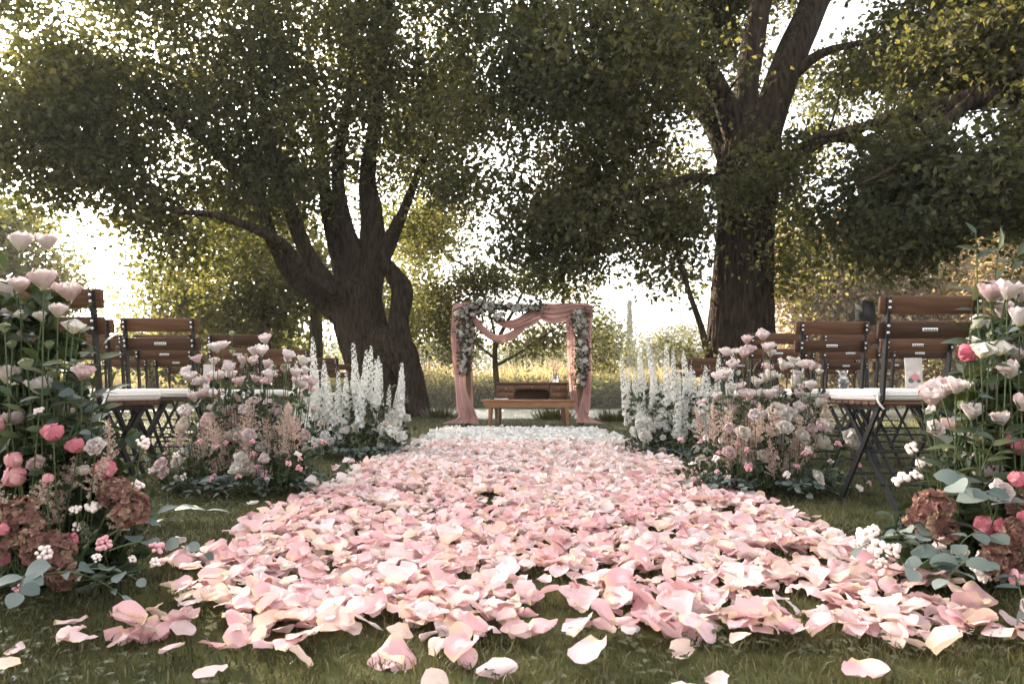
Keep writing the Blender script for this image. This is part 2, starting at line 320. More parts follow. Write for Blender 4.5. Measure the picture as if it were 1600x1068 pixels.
# ------------------------------------------------------------------ trees
def nz(p, s, o=0.0): return mnoise.noise(Vector((p[0] * s + o, p[1] * s + o * 0.7, p[2] * s - o)))
def bark_r(amp, f=5.0, fl=None, seed=0.0):
    def fn(i, th, c):
        r = np.empty_like(th)
        for k, t in enumerate(th):
            v = Vector((math.cos(t) * f * .5 + seed, math.sin(t) * f * .5, c[2] * 0.7))
            w2 = Vector((math.cos(t) * f * 1.5 + seed + .5 * mnoise.noise(v * 3), math.sin(t) * f * 1.5, c[2] * 0.9)); g1 = abs(mnoise.noise(w2)); g2 = abs(mnoise.noise(w2 * 2.3))
            r[k] = 1 + amp * (min(.32, g1) * 2.2 - .4) + amp * .5 * min(.3, g2) + amp * 1.3 * mnoise.noise(v * 0.6)
        if fl:
            zz = max(0, (fl[0] - c[2]) / fl[0]); r = r * (1 + fl[1] * zz ** 2 * (1 + 0.45 * np.sin(th * 5 + seed)))
        return r
    return fn
def pxpath(pts): return [np.array([*P(a, b, d), wd * 0.5 * d / FPX]) for a, b, d, wd in pts]
def leaf_cloud(mb, C, nper, crad, L, hexa=False, flat=0.75, upb=0.5, tb=None, droop=0.0):
    n = len(C) * nper; c = np.repeat(C, nper, 0) + rng.normal(size=(n, 3)) * np.array([1, 1, flat]) * np.repeat(np.broadcast_to(crad, (len(C),)), nper)[:, None] * 0.6
    d = unit(n); d[:, 2] -= droop; d /= np.linalg.norm(d, axis=1)[:, None]; nr = unit(n); nr[:, 2] += upb
    l = L * rng.uniform(0.6, 1.25, n); wv = l * rng.uniform(0.6, 0.85, n)
    V, F, k = kites(c, d, nr, l, wv, 0.16, hexa)
    t0 = np.repeat(tb if tb is not None else np.full(len(C), 0.45), nper)
    mb.add(V, F, np.repeat(np.clip(t0 + rng.normal(0, 0.22, n), 0, 1), k))
def tree(name, label, trunks, limbs, blobs, ncl, nper, crad, L, leaf, bark='bark', hexa=False, gap=0.05, amp=0.07, flare=None, seg=36, cat='tree', group=None, droop=0.0, twig=True, gapscale=0.5):
    base = Vector(P(*trunks[0][0][:3])); base.z = float(gz(base.x, base.y))
    root = thing(name, label, cat, base, 0, group)
    nodes_p, nodes_l, nodes_r = [], [], []
    for ti, tr in enumerate(trunks + limbs):
        pp = catmull(pxpath(tr), 0.10 if ti < len(trunks) else 0.16); path, rad = pp[:, :3], np.maximum(pp[:, 3], 0.006)
        mb = MB(); istr = ti < len(trunks)
        V, F_ = tube(path, rad, seg if istr else 14, bark_r(amp if istr else amp * .8, 5 if istr else 3, flare if ti == 0 else None, ti * 3.1 + len(name)))
        mb.add(V, F_)
        put('trunk' if istr else 'limb', mb.mesh('trunk' if istr else 'limb', M[bark]), root)
        L0 = 0 if istr else np.linalg.norm(path[0] - np.array(base)) * 0.5
        al = L0 + np.concatenate([[0], np.cumsum(np.linalg.norm(np.diff(path, axis=0), axis=1))])
        st = len(path) // 2 if istr and limbs else 2
        nodes_p += list(path[st::3]); nodes_l += list(al[st::3]); nodes_r += list(rad[st::3])
    # clusters
    vol = np.array([b[3] * b[4] * b[5] for b in blobs], float); vol = vol ** 0.9; vol /= vol.sum(); C = []; tries = 0
    seed = len(label) * 1.37
    while len(C) < ncl and tries < ncl * 12:
        tries += 1; b = blobs[rng.choice(len(blobs), p=vol)]
        u = rng.normal(size=3); u *= (rng.random() ** (1 / 2.7)) * rng.uniform(.85, 1.2) / np.linalg.norm(u)
        c = P(b[0], b[1], b[2]); s = b[2] / FPX
        q = np.array([c.x + u[0] * b[3] * s, c.y + u[1] * b[5], c.z + u[2] * b[4] * s])
        if q[2] < gz(q[0], q[1]) + 0.35: continue
        if nz(q, gapscale, seed) < -0.30 + gap * 2 or nz(q, gapscale * 1.9, seed + 4) < -0.13: continue
        C.append(q)
    C = np.array(C); tb = np.array([0.45 + 0.5 * nz(q, 0.6, seed + 9) for q in C])  # noise tint per cluster paints light and dark shading clumps into the crown
    NP = np.zeros((len(nodes_p) + ncl * 8, 3)); NL = np.zeros(len(NP)); NR = np.zeros(len(NP)); k = len(nodes_p)
    NP[:k] = nodes_p; NL[:k] = nodes_l; NR[:k] = nodes_r
    d0 = np.array([np.min(np.linalg.norm(NP[:k] - q, axis=1)) for q in C]); tw = MB()
    for q in C[np.argsort(d0)]:
        dist = np.linalg.norm(NP[:k] - q, axis=1); j = int(np.argmin(dist + 0.28 * NL[:k] + 0.5 * np.maximum(0, NP[:k, 2] - q[2]))); D = dist[j]
        if D < 0.1: continue
        a = NP[j]; r0 = min(NR[j] * 0.75, 0.010 + 0.012 * D); mid = (a + q) / 2 + np.array([0, 0, 0.12 * D]) + rng.normal(size=3) * 0.07 * D
        m = max(3, min(8, int(D / 0.35) + 2)); pth = bez(a, mid, q, m); rr = np.linspace(r0, max(0.004, r0 * .4), m)
        V, F_ = tube(pth, rr, 5 if r0 > 0.012 else 3); tw.add(V, F_)
        e = m - 1; NP[k:k + e] = pth[1:]; NL[k:k + e] = NL[j] + np.linspace(D / e, D, e); NR[k:k + e] = rr[1:]; k += e
        if twig:
            for _ in range(3):
                t = q + rng.normal(size=3) * crad * 0.7; V, F_ = tube(np.array([q, (q + t) / 2 + rng.normal(size=3) * .05, t]), [0.005, 0.004, 0.002], 3); tw.add(V, F_)
    tag(put('branches', tw.mesh('branches', M[bark]), root), kind='stuff')
    cr = MB(); leaf_cloud(cr, C, nper, crad, L, hexa, tb=tb, droop=droop)
    tag(put('crown', cr.mesh('crown', M[leaf], False), root), kind='stuff')
    return root

# the pollarded tree on the left
D = 15.0
tree('pollarded_tree', 'massive pollarded tree with gnarled flared trunk and many upright limbs', 
  [[(604, 662, D, 104), (598, 615, D, 88), (584, 562, D, 80), (567, 520, D, 76), (557, 480, D, 76), (555, 450, D, 70), (556, 425, D, 34)],
   [(652, 656, D - .3, 46), (645, 620, D - .3, 42), (636, 580, D - .3, 44), (618, 552, D - .2, 62), (585, 535, D - .1, 60), (565, 520, D, 30)],
   [(630, 575, D - .3, 40), (627, 545, D - .3, 38), (622, 500, D - .3, 30), (628, 455, D - .3, 32), (612, 425, D - .3, 24), (598, 395, D - .2, 15), (620, 340, D, 10)]],
  [[(556, 520, D, 30), (506, 472, D, 32), (456, 428, D - .2, 25), (428, 380, D - .5, 21), (400, 310, D - 1, 19), (330, 230, D - 1.8, 14), (230, 150, D - 2.6, 8)],
   [(552, 490, D, 34), (512, 442, D - .3, 30), (480, 395, D - .5, 26), (455, 330, D - .8, 24), (428, 240, D - 1.2, 16), (400, 110, D - 1.5, 9)],
   [(552, 460, D, 50), (530, 400, D + .2, 30), (515, 340, D + .3, 24), (500, 240, D + .5, 16), (480, 60, D + .6, 8)],
   [(560, 460, D, 55), (555, 400, D - .1, 34), (540, 355, D - .1, 27), (528, 270, D - .2, 20), (545, 150, D - .4, 13), (560, 0, D - .6, 7)],
   [(570, 460, D, 55), (582, 390, D + .1, 44), (580, 330, D + .1, 36), (575, 270, D, 26), (590, 160, D - .3, 16), (610, 0, D - .5, 8)],
   [(572, 470, D, 34), (594, 420, D, 22), (618, 360, D + .4, 19), (650, 280, D + .8, 13), (690, 180, D + 1, 8)],
   [(552, 480, D, 34), (518, 452, D - .7, 24), (480, 432, D - 1.2, 20), (440, 380, D - 2, 18), (350, 340, D - 3.2, 12), (270, 330, D - 4, 7)]],
  [(330, 110, 14, 300, 170, 3.2), (120, 150, 12.5, 150, 150, 2.6), (560, 90, 15, 180, 170, 3), (620, 320, 16, 90, 90, 1.8), (670, 250, 16, 60, 80, 1.4), (330, 320, 14.3, 130, 120, 2.4),
   (270, 400, 14.5, 80, 70, 1.6), (60, 230, 11.5, 110, 70, 2), (430, 250, 13.5, 150, 130, 2), (350, -190, 14, 420, 200, 4), (20, 40, 11, 130, 120, 2), (700, 90, 15, 90, 140, 1.8), (180, 300, 12.5, 110, 50, 1.6), (190, 90, 14.5, 110, 120, 2), (90, 60, 13.5, 110, 90, 2), (50, 300, 12, 60, 40, 1.2), (700, 330, 16.5, 50, 80, 1.2), (650, 180, 15.5, 90, 90, 1.8), (470, 330, 16.5, 90, 70, 1.4)],
  2350, 58, 0.52, 0.118, 'leaf_oak', hexa=False, flare=(0.5, 0.12), amp=0.13, seg=110)

# the straight big tree on the right
D = 11.6
tree('tall_poplar_tree', 'huge straight tree with deeply furrowed dark trunk rising above the chairs',
  [[(1160, 672, D, 138), (1160, 640, D, 116), (1158, 560, D, 104), (1160, 450, D, 86), (1164, 350, D, 86), (1168, 270, D, 94), (1172, 215, D, 84), (1176, 160, D, 36)]],
  [[(1182, 260, D, 56), (1204, 180, D, 52), (1230, 100, D + .1, 48), (1264, 20, D + .3, 44), (1330, -120, D + .6, 40), (1380, -300, D + 1, 22)],
   [(1166, 240, D, 54), (1166, 150, D - .1, 40), (1178, 60, D - .2, 34), (1195, -60, D - .3, 28), (1180, -260, D - .6, 18)],
   [(1160, 240, D, 52), (1132, 160, D - .3, 36), (1098, 102, D - .6, 28), (1055, 92, D - .8, 24), (1030, 60, D - 1, 20), (1005, 0, D - 1.2, 17), (980, -120, D - 1.6, 11)],
   [(1155, 270, D, 50), (1120, 200, D + .2, 36), (1085, 150, D + .3, 30), (1040, 110, D + .3, 22), (960, 70, D + .2, 14), (860, 30, D, 8)],
   [(1060, 95, D - .8, 18), (1010, 102, D - 1.1, 14), (960, 112, D - 1.6, 10), (890, 150, D - 2.2, 6)],
   [(1130, 282, D - .3, 18), (1080, 278, D - .7, 13), (1030, 292, D - 1.1, 10), (960, 310, D - 1.6, 6)],
   [(1210, 275, D - .3, 26), (1290, 215, D - .8, 20), (1370, 230, D - 1.2, 15), (1440, 280, D - 1.6, 8)],
   [(1235, 120, D + .1, 22), (1280, 85, D - .2, 15), (1340, 68, D - .6, 9), (1400, 60, D - 1, 5)]],
  [(930, 150, 10.8, 160, 130, 2.2), (850, 250, 11.5, 110, 100, 1.8), (950, 330, 11.3, 110, 90, 1.5), (840, 370, 12, 80, 60, 1.2), (1030, 400, 11.8, 60, 80, 1), (1060, 30, 13.2, 130, 90, 1.2),
   (790, 90, 11.5, 100, 130, 2), (730, 250, 12.5, 60, 100, 1.4), (1270, 270, 11.2, 70, 70, 1), (1090, 130, 13.2, 90, 110, 1), (1290, 130, 13, 50, 50, 1), (1400, 250, 11.5, 80, 60, 1.2), (890, 420, 12, 110, 40, 1), (1060, 300, 12.8, 60, 90, .9), (1310, 330, 11.5, 110, 110, 1.6), (1260, 420, 11.3, 60, 50, 1), (1400, 130, 11, 90, 110, 1.8), (1150, -180, 11.5, 330, 150, 3.2), (1180, 300, 10.6, 70, 60, .5), (1190, 160, 10.6, 60, 60, .5), (1130, 110, 10.4, 50, 50, .5), (1165, 430, 10.8, 35, 40, .3), (1330, 180, 12.5, 60, 60, 1.2), (1480, 30, 11, 90, 90, 1.6), (1560, 20, 11, 60, 60, 1.4)],
  1850, 60, 0.42, 0.105, 'leaf_oak', flare=(0.8, 0.15), amp=0.16, seg=120)

# third tree, its trunk just outside the frame on the right, limb reaching in
D = 8.6
tree('spreading_tree', 'dark spreading tree whose thick limb reaches in over the chairs',
  [[(1840, 690, D, 130), (1830, 560, D, 100), (1815, 380, D, 88), (1800, 230, D, 80), (1790, 120, D, 30)]],
  [[(1805, 250, D, 70), (1740, 150, D, 52), (1660, 135, D, 46), (1590, 143, D, 44), (1500, 160, D + .1, 30), (1430, 178, D + .3, 22), (1340, 200, D + .6, 14), (1270, 215, D + .9, 8)],
   [(1520, 155, D, 22), (1450, 215, D - .2, 14), (1400, 260, D - .2, 9), (1340, 290, D - .2, 5)],
   [(1790, 240, D, 50), (1720, 280, D - .1, 30), (1620, 300, D - .2, 20), (1500, 310, D - .2, 10)],
   [(1795, 180, D, 50), (1760, 20, D, 36), (1720, -150, D, 20)]],
  [(1470, 300, 8.6, 110, 90, 1.2), (1580, 340, 8.6, 90, 100, 1.4), (1400, 370, 9, 80, 50, 0.9), (1560, 220, 8.4, 100, 60, 1.1), (1490, 390, 8.8, 90, 35, 0.8), (1580, 90, 8.8, 60, 70, 1.2), (1700, 50, 8.6, 160, 170, 1.8), (1730, 320, 8.6, 120, 130, 1.5), (1420, 230, 9.2, 90, 70, 1), (1330, 330, 9.6, 70, 70, .8), (1480, 110, 9.2, 80, 60, 1), (1700, -180, 8.6, 230, 120, 2)],
  960, 64, 0.36, 0.095, 'leaf_oak', amp=0.1)

# small tree on the bank behind the arch
D = 15.8
tree('bank_tree', 'slender forked tree with yellow-green leaves on the bank behind the arch',
  [[(779, 668, D, 11), (777, 610, D, 10), (773, 560, D, 8.5), (775, 535, D, 8)]],
  [[(775, 540, D, 8), (783, 520, D, 7), (805, 480, D, 5), (830, 430, D, 3)], [(776, 570, D, 5), (810, 552, D - .2, 4), (850, 525, D - .4, 3), (890, 500, D - .5, 2)], [(773, 560, D, 5), (755, 545, D, 4), (735, 525, D, 3), (690, 490, D, 2)], [(774, 540, D, 6), (768, 500, D, 4), (740, 430, D, 3), (700, 400, D, 2)]],
  [(690, 500, 16, 50, 50, 1.2), (740, 440, 16, 60, 40, 1.2), (830, 530, 15.8, 70, 40, 1), (860, 440, 15.8, 80, 30, 1.2), (925, 505, 15.6, 32, 40, .8), (670, 440, 16.5, 50, 60, 1), (770, 480, 16, 90, 60, 1), (720, 540, 16, 40, 30, .6), (940, 560, 15.6, 25, 25, .5)],
  330, 34, 0.40, 0.10, 'leaf_sunlit', 'bark2', amp=0.05, seg=12, gap=0.06, gapscale=0.9)
# sapling leaning at the foot of the big tree
D = 11.0
tree('leaning_sapling', 'thin leaning sapling beside the furrowed trunk',
  [[(1112, 662, D, 12), (1108, 580, D, 11), (1098, 520, D, 10), (1078, 460, D, 8), (1060, 400, D, 6), (1048, 330, D, 4)]], [],
  [(1070, 450, 11, 30, 50, .5), (1060, 540, 11, 18, 16, .3), (1050, 370, 11, 35, 50, .6), (1090, 540, 10.9, 16, 22, .3)],
  64, 34, 0.26, 0.085, 'leaf_sunlit', amp=0.04, seg=10)

# trees further back
def bgtree(name, label, px, d, wpx, topy, blobs, ncl, nper, L, leaf, crad=0.7, bark='bark2', lean=0, group='trees in the background', gap=0.0):
    base = 608 + 0.6 * FPX / d
    return tree(name, label, [[(px, base + 4, d, wpx * 1.3), (px + lean * .3, (base + topy) / 2 + 40, d, wpx), (px + lean, topy, d, wpx * .5)]], [], blobs, ncl, nper, crad, L, leaf, bark, amp=0.06, seg=12, group=group, twig=False, gap=gap)
bgtree('willow_tree', 'slim tree with drooping sunlit crown behind the pollarded tree', 415, 20, 22, 330, [(400, 400, 20, 70, 90, 2), (360, 480, 20, 90, 50, 1.6), (440, 510, 21, 60, 40, 1.5), (300, 470, 20.5, 60, 70, 1.6), (400, 570, 20.5, 90, 30, 1.5)], 280, 64, 0.17, 'leaf_sunlit', lean=-15)
bgtree('willow_tree', 'dark narrow trunk tree standing close behind the pollarded tree', 492, 19, 22, 380, [(480, 420, 19, 40, 60, 1.2), (640, 470, 19.5, 60, 60, 1.3), (660, 400, 19.5, 60, 70, 1.3)], 150, 60, 0.16, 'leaf_sunlit', lean=4)
bgtree('yellow_tree', 'rounded yellow-lit tree beyond the tall lisianthus flowers', 20, 24, 20, 330, [(20, 400, 24, 75, 90, 2.5), (-60, 380, 24, 90, 110, 2.5), (60, 470, 24, 60, 60, 2), (20, 570, 24, 90, 40, 2)], 280, 64, 0.2, 'leaf_sunlit')
bgtree('thicket_tree', 'low sunlit thicket of foliage behind the left chairs', 240, 27, 14, 470, [(250, 540, 27, 90, 50, 2), (340, 540, 26, 80, 55, 2), (440, 555, 25, 60, 45, 1.6)], 230, 70, 0.2, 'leaf_sunlit')
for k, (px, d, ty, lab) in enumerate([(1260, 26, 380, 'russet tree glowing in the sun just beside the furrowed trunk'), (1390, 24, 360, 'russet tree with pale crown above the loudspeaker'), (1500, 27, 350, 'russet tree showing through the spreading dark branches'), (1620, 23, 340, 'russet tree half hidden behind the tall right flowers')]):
    bgtree('russet_tree', lab, px, d, 16, ty, [(px, ty + 60, d, 75, 80, 2.4), (px + 10, ty + 150, d, 85, 70, 2.2), (px - 30, ty + 10, d, 60, 50, 1.8), (px + 20, 575, d, 90, 35, 2)], 270, 60, 0.2, 'leaf_sun_orange' if k != 2 else 'leaf_sunlit', group='sunlit trees in the background')  # their sunlit orange is painted by the leaf colour

# far bank: reeds, bushes, far trees, cypress
def reeds(n, y0, y1, h0, h1, wd, xr):
    y = rng.uniform(y0, y1, n); x = rng.uniform(-1, 1, n) * xr * y; b = np.stack([x, y, gz(x, y)], 1)
    cl = np.array([mnoise.noise(Vector((a * .25, c * .3, 3))) for a, c in zip(x, y)])
    h = rng.uniform(h0, h1, n) * (1 + 0.45 * cl); a = rng.uniform(0, 6.283, n); s = np.stack([np.cos(a), np.sin(a) * .3, 0 * a], 1) * wd * rng.uniform(.5, 1.4, n)[:, None]
    l = rng.normal(0, .34, (n, 3)) * h[:, None]; l[:, 2] = h
    V = np.stack([b - s * .5, b + s * .5, b + l * .6 + s, b + l, b + l * .6 - s], 1).reshape(-1, 3); k = np.arange(n)[:, None] * 5
    return V, k + np.array([[0, 1, 2, 3, 4]]), np.repeat(np.clip(.5 + .5 * cl + rng.normal(0, .2, n), 0, 1), 5)
rb = MB(); V, F_, t = reeds(34000, 34.3, 42, 0.5, 1.8, 0.03, 0.95); rb.add(V, F_, t); V, F_, t = reeds(16000, 46, 95, 0.8, 1.5, 0.09, 0.9); rb.add(V, F_, t)
tag(put('reed_bed', rb.mesh('reed_bed', M['reed'], False)), 'dry golden reeds along the far river bank', 'reeds', kind='stuff')
def bush(name, label, px, topy, d, wpx, n, L, leaf, group):
    base = P(px, 608, d); z0 = float(gz(base.x, d)); top = P(px, topy, d).z; h = top - z0; s = d / FPX
    root = thing(name, label, 'bush' if h < 4 else 'tree', (base.x, d, z0), 0, group)
    mb = MB(); st = MB(); C = []
    for _ in range(n):
        u = rng.normal(size=3); u /= np.linalg.norm(u); rr = (0.55 + 0.45 * rng.random()) * (1 + 0.28 * nz(u * 2 + px, 1.3))
        C.append((base.x + u[0] * wpx * .5 * s * rr, d + u[1] * wpx * .4 * s * rr, max(z0 + .1, z0 + h * .48 + u[2] * h * .5 * rr)))
    C = np.array(C); leaf_cloud(mb, C, 26, L * 3.0, L, tb=np.array([.45 + .5 * nz(q, .5, px) for q in C]))
    for k in range(5):
        q = C[rng.integers(len(C))]; V, F_ = tube(bez((base.x, d, z0 - .1), (base.x, d, z0 + h * .4), q, 5), np.linspace(h * .02, .01, 5), 5); st.add(V, F_)
    put('trunk', st.mesh('trunk', M['bark2']), root); tag(put('crown', mb.mesh('crown', M[leaf], False), root), kind='stuff')
for px, ty, d, wp, lab in [(668, 580, 34.6, 110, 'grey-green bush on the far bank next to the gnarled trunk'), (945, 592, 34.4, 90, 'low tangled bush on the far bank right of the arch'), (820, 592, 34.6, 100, 'scrubby bush on the far bank seen through the arch'), (1040, 594, 34.6, 100, 'scrubby bush on the far bank behind the white delphiniums'), (560, 578, 35, 120, 'bush on the far bank behind the gnarled trunk'), (755, 588, 34.8, 90, 'rounded scrub on the far bank behind the draped post'), (890, 596, 34.2, 70, 'low scrub on the far bank behind the desk end'), (985, 590, 35.5, 100, 'pale scrub on the far bank below the cypress')]:
    bush('bank_bush', lab, px, ty, d, wp, 110, 0.16, 'leaf_far', 'bushes on the far bank')
for px, ty, d, wp, lab in [(935, 490, 62, 110, 'broad hazy tree on the meadow right of the arch top'), (1030, 512, 75, 120, 'rounded hazy tree on the meadow below the cypress'), (1085, 500, 85, 120, 'pale round tree on the meadow near the furrowed trunk'), (830, 520, 80, 150, 'round hazy tree framed inside the arch'), (690, 505, 70, 130, 'round hazy tree between gnarled trunk and arch'), (600, 500, 75, 140, 'hazy tree behind the gnarled trunk')]:
    bush('meadow_tree', lab, px, ty, d, wp, 170, 0.34, 'leaf_far', 'round trees across the meadow')
fw = MB(); C = []
for k in range(1500):
    x = rng.uniform(-150, 150); y = rng.uniform(125, 150); hh = 9 + 5 * mnoise.noise(Vector((x * .06, 0, 1))) + 2 * mnoise.noise(Vector((x * .3, 0, 5)))
    C.append((x, y, rng.random() ** .7 * hh))
leaf_cloud(fw, np.array(C), 18, 1.5, 0.9); tag(put('far_wood', fw.mesh('far_wood', M['leaf_far'], False)), 'hazy line of far-off woodland on the horizon', 'woodland', kind='stuff')
b0 = P(985, 608, 110); cyp = thing('cypress_tree', 'slender pointed cypress rising above the far trees', 'tree', (b0.x, 110, 0))
V, F_ = tube(np.array([(b0.x, 110, -.1), (b0.x, 110, 5), (b0.x, 110, 12)]), [.25, .2, .05], 6); put('trunk', MB().add(V, F_).mesh('trunk', M['bark2']), cyp)
hz = rng.random(520) ** .8; aa = rng.uniform(0, 6.283, 520); rr = 0.5 * (1 - hz) ** .6 * np.minimum(1, hz * 9 + .3)
mb = MB(); leaf_cloud(mb, np.stack([b0.x + np.cos(aa) * rr, 110 + np.sin(aa) * rr, .8 + hz * 14], 1), 22, .2, .34); tag(put('crown', mb.mesh('crown', M['leaf_far'], False), cyp), kind='stuff')
# waterside tufts
for px, py, n, lab in [(865, 655, 260, 'bright tuft of waterside grass behind the bench'), (968, 657, 240, 'dark green tuft of waterside grass right of the arch'), (690, 652, 200, 'thin tuft of waterside grass beside the gnarled trunk'), (1010, 655, 200, 'tuft of waterside grass behind the white delphiniums')]:
    g = G(px, py); mb = MB(); a = rng.uniform(0, 6.283, n); r_ = np.sqrt(rng.random(n)) * .38; b = np.stack([g.x + np.cos(a) * r_, g.y + np.sin(a) * r_ * .5, np.full(n, g.z - .03)], 1)
    l = np.stack([np.cos(a) * .14, np.sin(a) * .14, rng.uniform(.12, .32, n)], 1) * rng.uniform(.6, 1.2, n)[:, None]; s = np.stack([-np.sin(a), np.cos(a), 0 * a], 1) * .012
    V = np.stack([b - s, b + s, b + l * .6 + s, b + l, b + l * .6 - s], 1).reshape(-1, 3); k = np.arange(n)[:, None] * 5
    mb.add(V, k + np.array([[0, 1, 2, 3, 4]]), np.repeat(rng.random(n) * .6 + .3, 5)); tag(put('grass_tuft', mb.mesh('grass_tuft', M['grass'], False)), lab, 'grass', 'tufts along the bank')

# ================================================================== CHAIRS
def bar(a, b, wx, wy):
    """flat bar from a to b, wx wide along x, wy across"""
    a = np.array(a, float); b = np.array(b, float); d = (b - a) / np.linalg.norm(b - a); x = np.array([1.0, 0, 0]) - d * d[0]; x /= np.linalg.norm(x); y = np.cross(d, x)
    V = [p + sx * x * wx / 2 + sy * y * wy / 2 for p in (a, b) for sx, sy in ((-1, -1), (1, -1), (1, 1), (-1, 1))]
    return np.array(V), np.array([(0, 3, 2, 1), (4, 5, 6, 7), (0, 1, 5, 4), (1, 2, 6, 5), (2, 3, 7, 6), (3, 0, 4, 7)])
HW = 0.20
def back_pt(z): return -0.165 - 0.085 * max(0.0, (z - 0.43) / 0.43)       # y of the leaning back at height z
CH = {}
for sx in (-1, 1):
    mb = MB(); x = sx * (HW - 0.028)
    mb.add(*bar((x, back_pt(.85), .855), (x, back_pt(.46), .455), .010, .026)); mb.add(*bar((x, back_pt(.46), .46), (x, .205, .012), .010, .024))
    CH['post', sx] = mb.mesh('back_post', M['black'], False)
    x2 = sx * (HW - 0.045); mb = MB(); mb.add(*bar((x2, .175, .425), (x2, -.235, .012), .010, .024)); CH['leg', sx] = mb.mesh('leg', M['black'], False)
    mb = MB(); mb.add(*box(x - .012, x + .012, .18, .23, 0, .014, .004)); CH['foot1', sx] = mb.mesh('foot_cap', M['black'])
    mb = MB(); mb.add(*box(x2 - .012, x2 + .012, -.26, -.21, 0, .014, .004)); CH['foot2', sx] = mb.mesh('foot_cap', M['black'])
    for k, z in enumerate((.835, .812, .742, .716)):
        V, F_ = sphere((0, 0, 0), .0062, 8, 4); V = V * np.array([1, .6, 1]) + np.array([x, back_pt(z) - .0165, z]); CH['bolt', sx, k] = MB().add(V, F_).mesh('bolt', M['steel'])
for k, (z0, z1) in enumerate(((.790, .860), (.695, .760))):
    mb = MB(); n = 9; zc = (z0 + z1) / 2; V0, F0 = box(-HW, HW, -.009, .009, z0, z1, .004)
    V0 = V0.copy(); V0[:, 1] += back_pt(zc) + .016 - (V0[:, 2] - zc) * .2; mb.add(V0, F0); CH['slat', k] = mb.mesh('slat', M['wood'])
mb = MB(); mb.add(*box(-.030, .030, back_pt(.728) + .0035, back_pt(.728) + .008, .722, .736, .001)); CH['plate'] = mb.mesh('maker_plate', M['steel'])
mb = MB()
for k in range(5): mb.add(*box(-.024 + k * .0105, -.017 + k * .0105, back_pt(.728) + .0025, back_pt(.728) + .004, .726, .732))
CH['mark'] = mb.mesh('plate_mark', M['black'], False)
for k in range(7):
    y = -.17 + k * .058; CH['seat', k] = MB().add(*box(-HW, HW, y, y + .048, .432, .448, .004)).mesh('seat_slat', M['wood'])
for sx in (-1, 1): CH['rail', sx] = MB().add(*box(sx * (HW - .05) - .008, sx * (HW - .05) + .008, -.165, .235, .412, .4315)).mesh('seat_rail', M['black'], False)
def rod(y, z, r=.006): V, F_ = tube(np.array([(-HW + .03, y, z), (0, y, z), (HW - .03, y, z)]), r, 8); return MB().add(V, F_).mesh('stretcher', M['black'])
CH['rod1'] = rod(.105, .135); CH['rod2'] = rod(-.135, .118); CH['rod3'] = rod(.0, .235)
mb = MB(); V, F_ = box(-.2, .2, -.165, .235, 0, .048, .018); V = V.copy(); V[:, 2] += .004 * np.cos(V[:, 0] * 7) * np.cos(V[:, 1] * 7); CUSH = mb.add(V, F_).mesh('seat_cushion', M['cushion'])
mb = MB(); e = []
for y in (-.166, .236): e.append(np.array([(-.19, y, .024), (0, y, .024), (.19, y, .024)]))
for x in (-.201, .201): e.append(np.array([(x, -.155, .024), (x, .04, .024), (x, .225, .024)]))
PIPE = [MB().add(*tube(q, .0035, 5)).mesh('piping', M['cushion']) for q in e]
TIE = [MB().add(*tube(bez((sx * .19, -.165, .02), (sx * .215, -.19, .005), (sx * .18, -.185, -.03), 6), .004, 5)).mesh('tie', M['cushion']) for sx in (-1, 1)]
ORD = ['rearmost', 'second rearmost', 'third rearmost', 'fourth rearmost', 'fifth rearmost', 'foremost']
SEAT = ['aisle', 'second', 'third', 'fourth']
ROWS = {-1: [(2.46, -1.49), (3.50, -1.61), (4.50, -1.63), (5.85, -1.75), (7.1, -1.82), (8.3, -1.9)], 1: [(2.64, 1.45), (3.65, 1.53), (4.42, 1.55), (6.0, 1.82), (7.2, 1.86), (8.4, 1.95)]}
seats = {}
for side in (-1, 1):
    sn = 'gnarled-trunk side' if side < 0 else 'loudspeaker side'
    for r, (d, xe) in enumerate(ROWS[side]):
        for c in range(4):
            x = xe + side * (HW + c * 0.465) + random.uniform(-.015, .015); y = d + 0.25 + random.uniform(-.02, .02); z = float(gz(x, y)) + .004
            if abs(x) / y > 1.0: continue
            rz = random.uniform(-.03, .03) - side * .01
            o = thing('folding_chair', f'brown slatted folding chair, {SEAT[c]} seat from the aisle, {ORD[r]} row, {sn}' if c else f'brown slatted folding chair at the aisle end, {ORD[r]} row, {sn}', 'chair', (x, y, z), rz, 'folding chairs in rows')
            W0 = WM[o.name]; ps = {}
            for key, me in CH.items():
                k0 = key[0] if isinstance(key, tuple) else key
                if k0 in ('bolt', 'foot1', 'foot2', 'mark'): continue
                ps[key] = put(me.name.split('.')[0], me, o, W0)
            for sx in (-1, 1):
                put('foot_cap', CH['foot1', sx], ps['post', sx], W0); put('foot_cap', CH['foot2', sx], ps['leg', sx], W0)
                for k in range(4): put('bolt', CH['bolt', sx, k], ps['post', sx], W0)
            put('plate_mark', CH['mark'], ps['plate'], W0)
            C0 = W0 @ T((0, 0, .449)) @ Matrix.Rotation(random.uniform(-.03, .03), 4, 'Z')
            q = tag(put('seat_cushion', CUSH, None, C0), f'off-white canvas cushion on the {SEAT[c]}{"" if c else " end"} seat, {ORD[r]} row, {sn}', 'cushion', 'seat cushions')
            [put('piping', pm, q, C0) for pm in PIPE]; put('tie', TIE[0], q, C0); put('tie', TIE[1], q, C0); seats[side, r, c] = W0

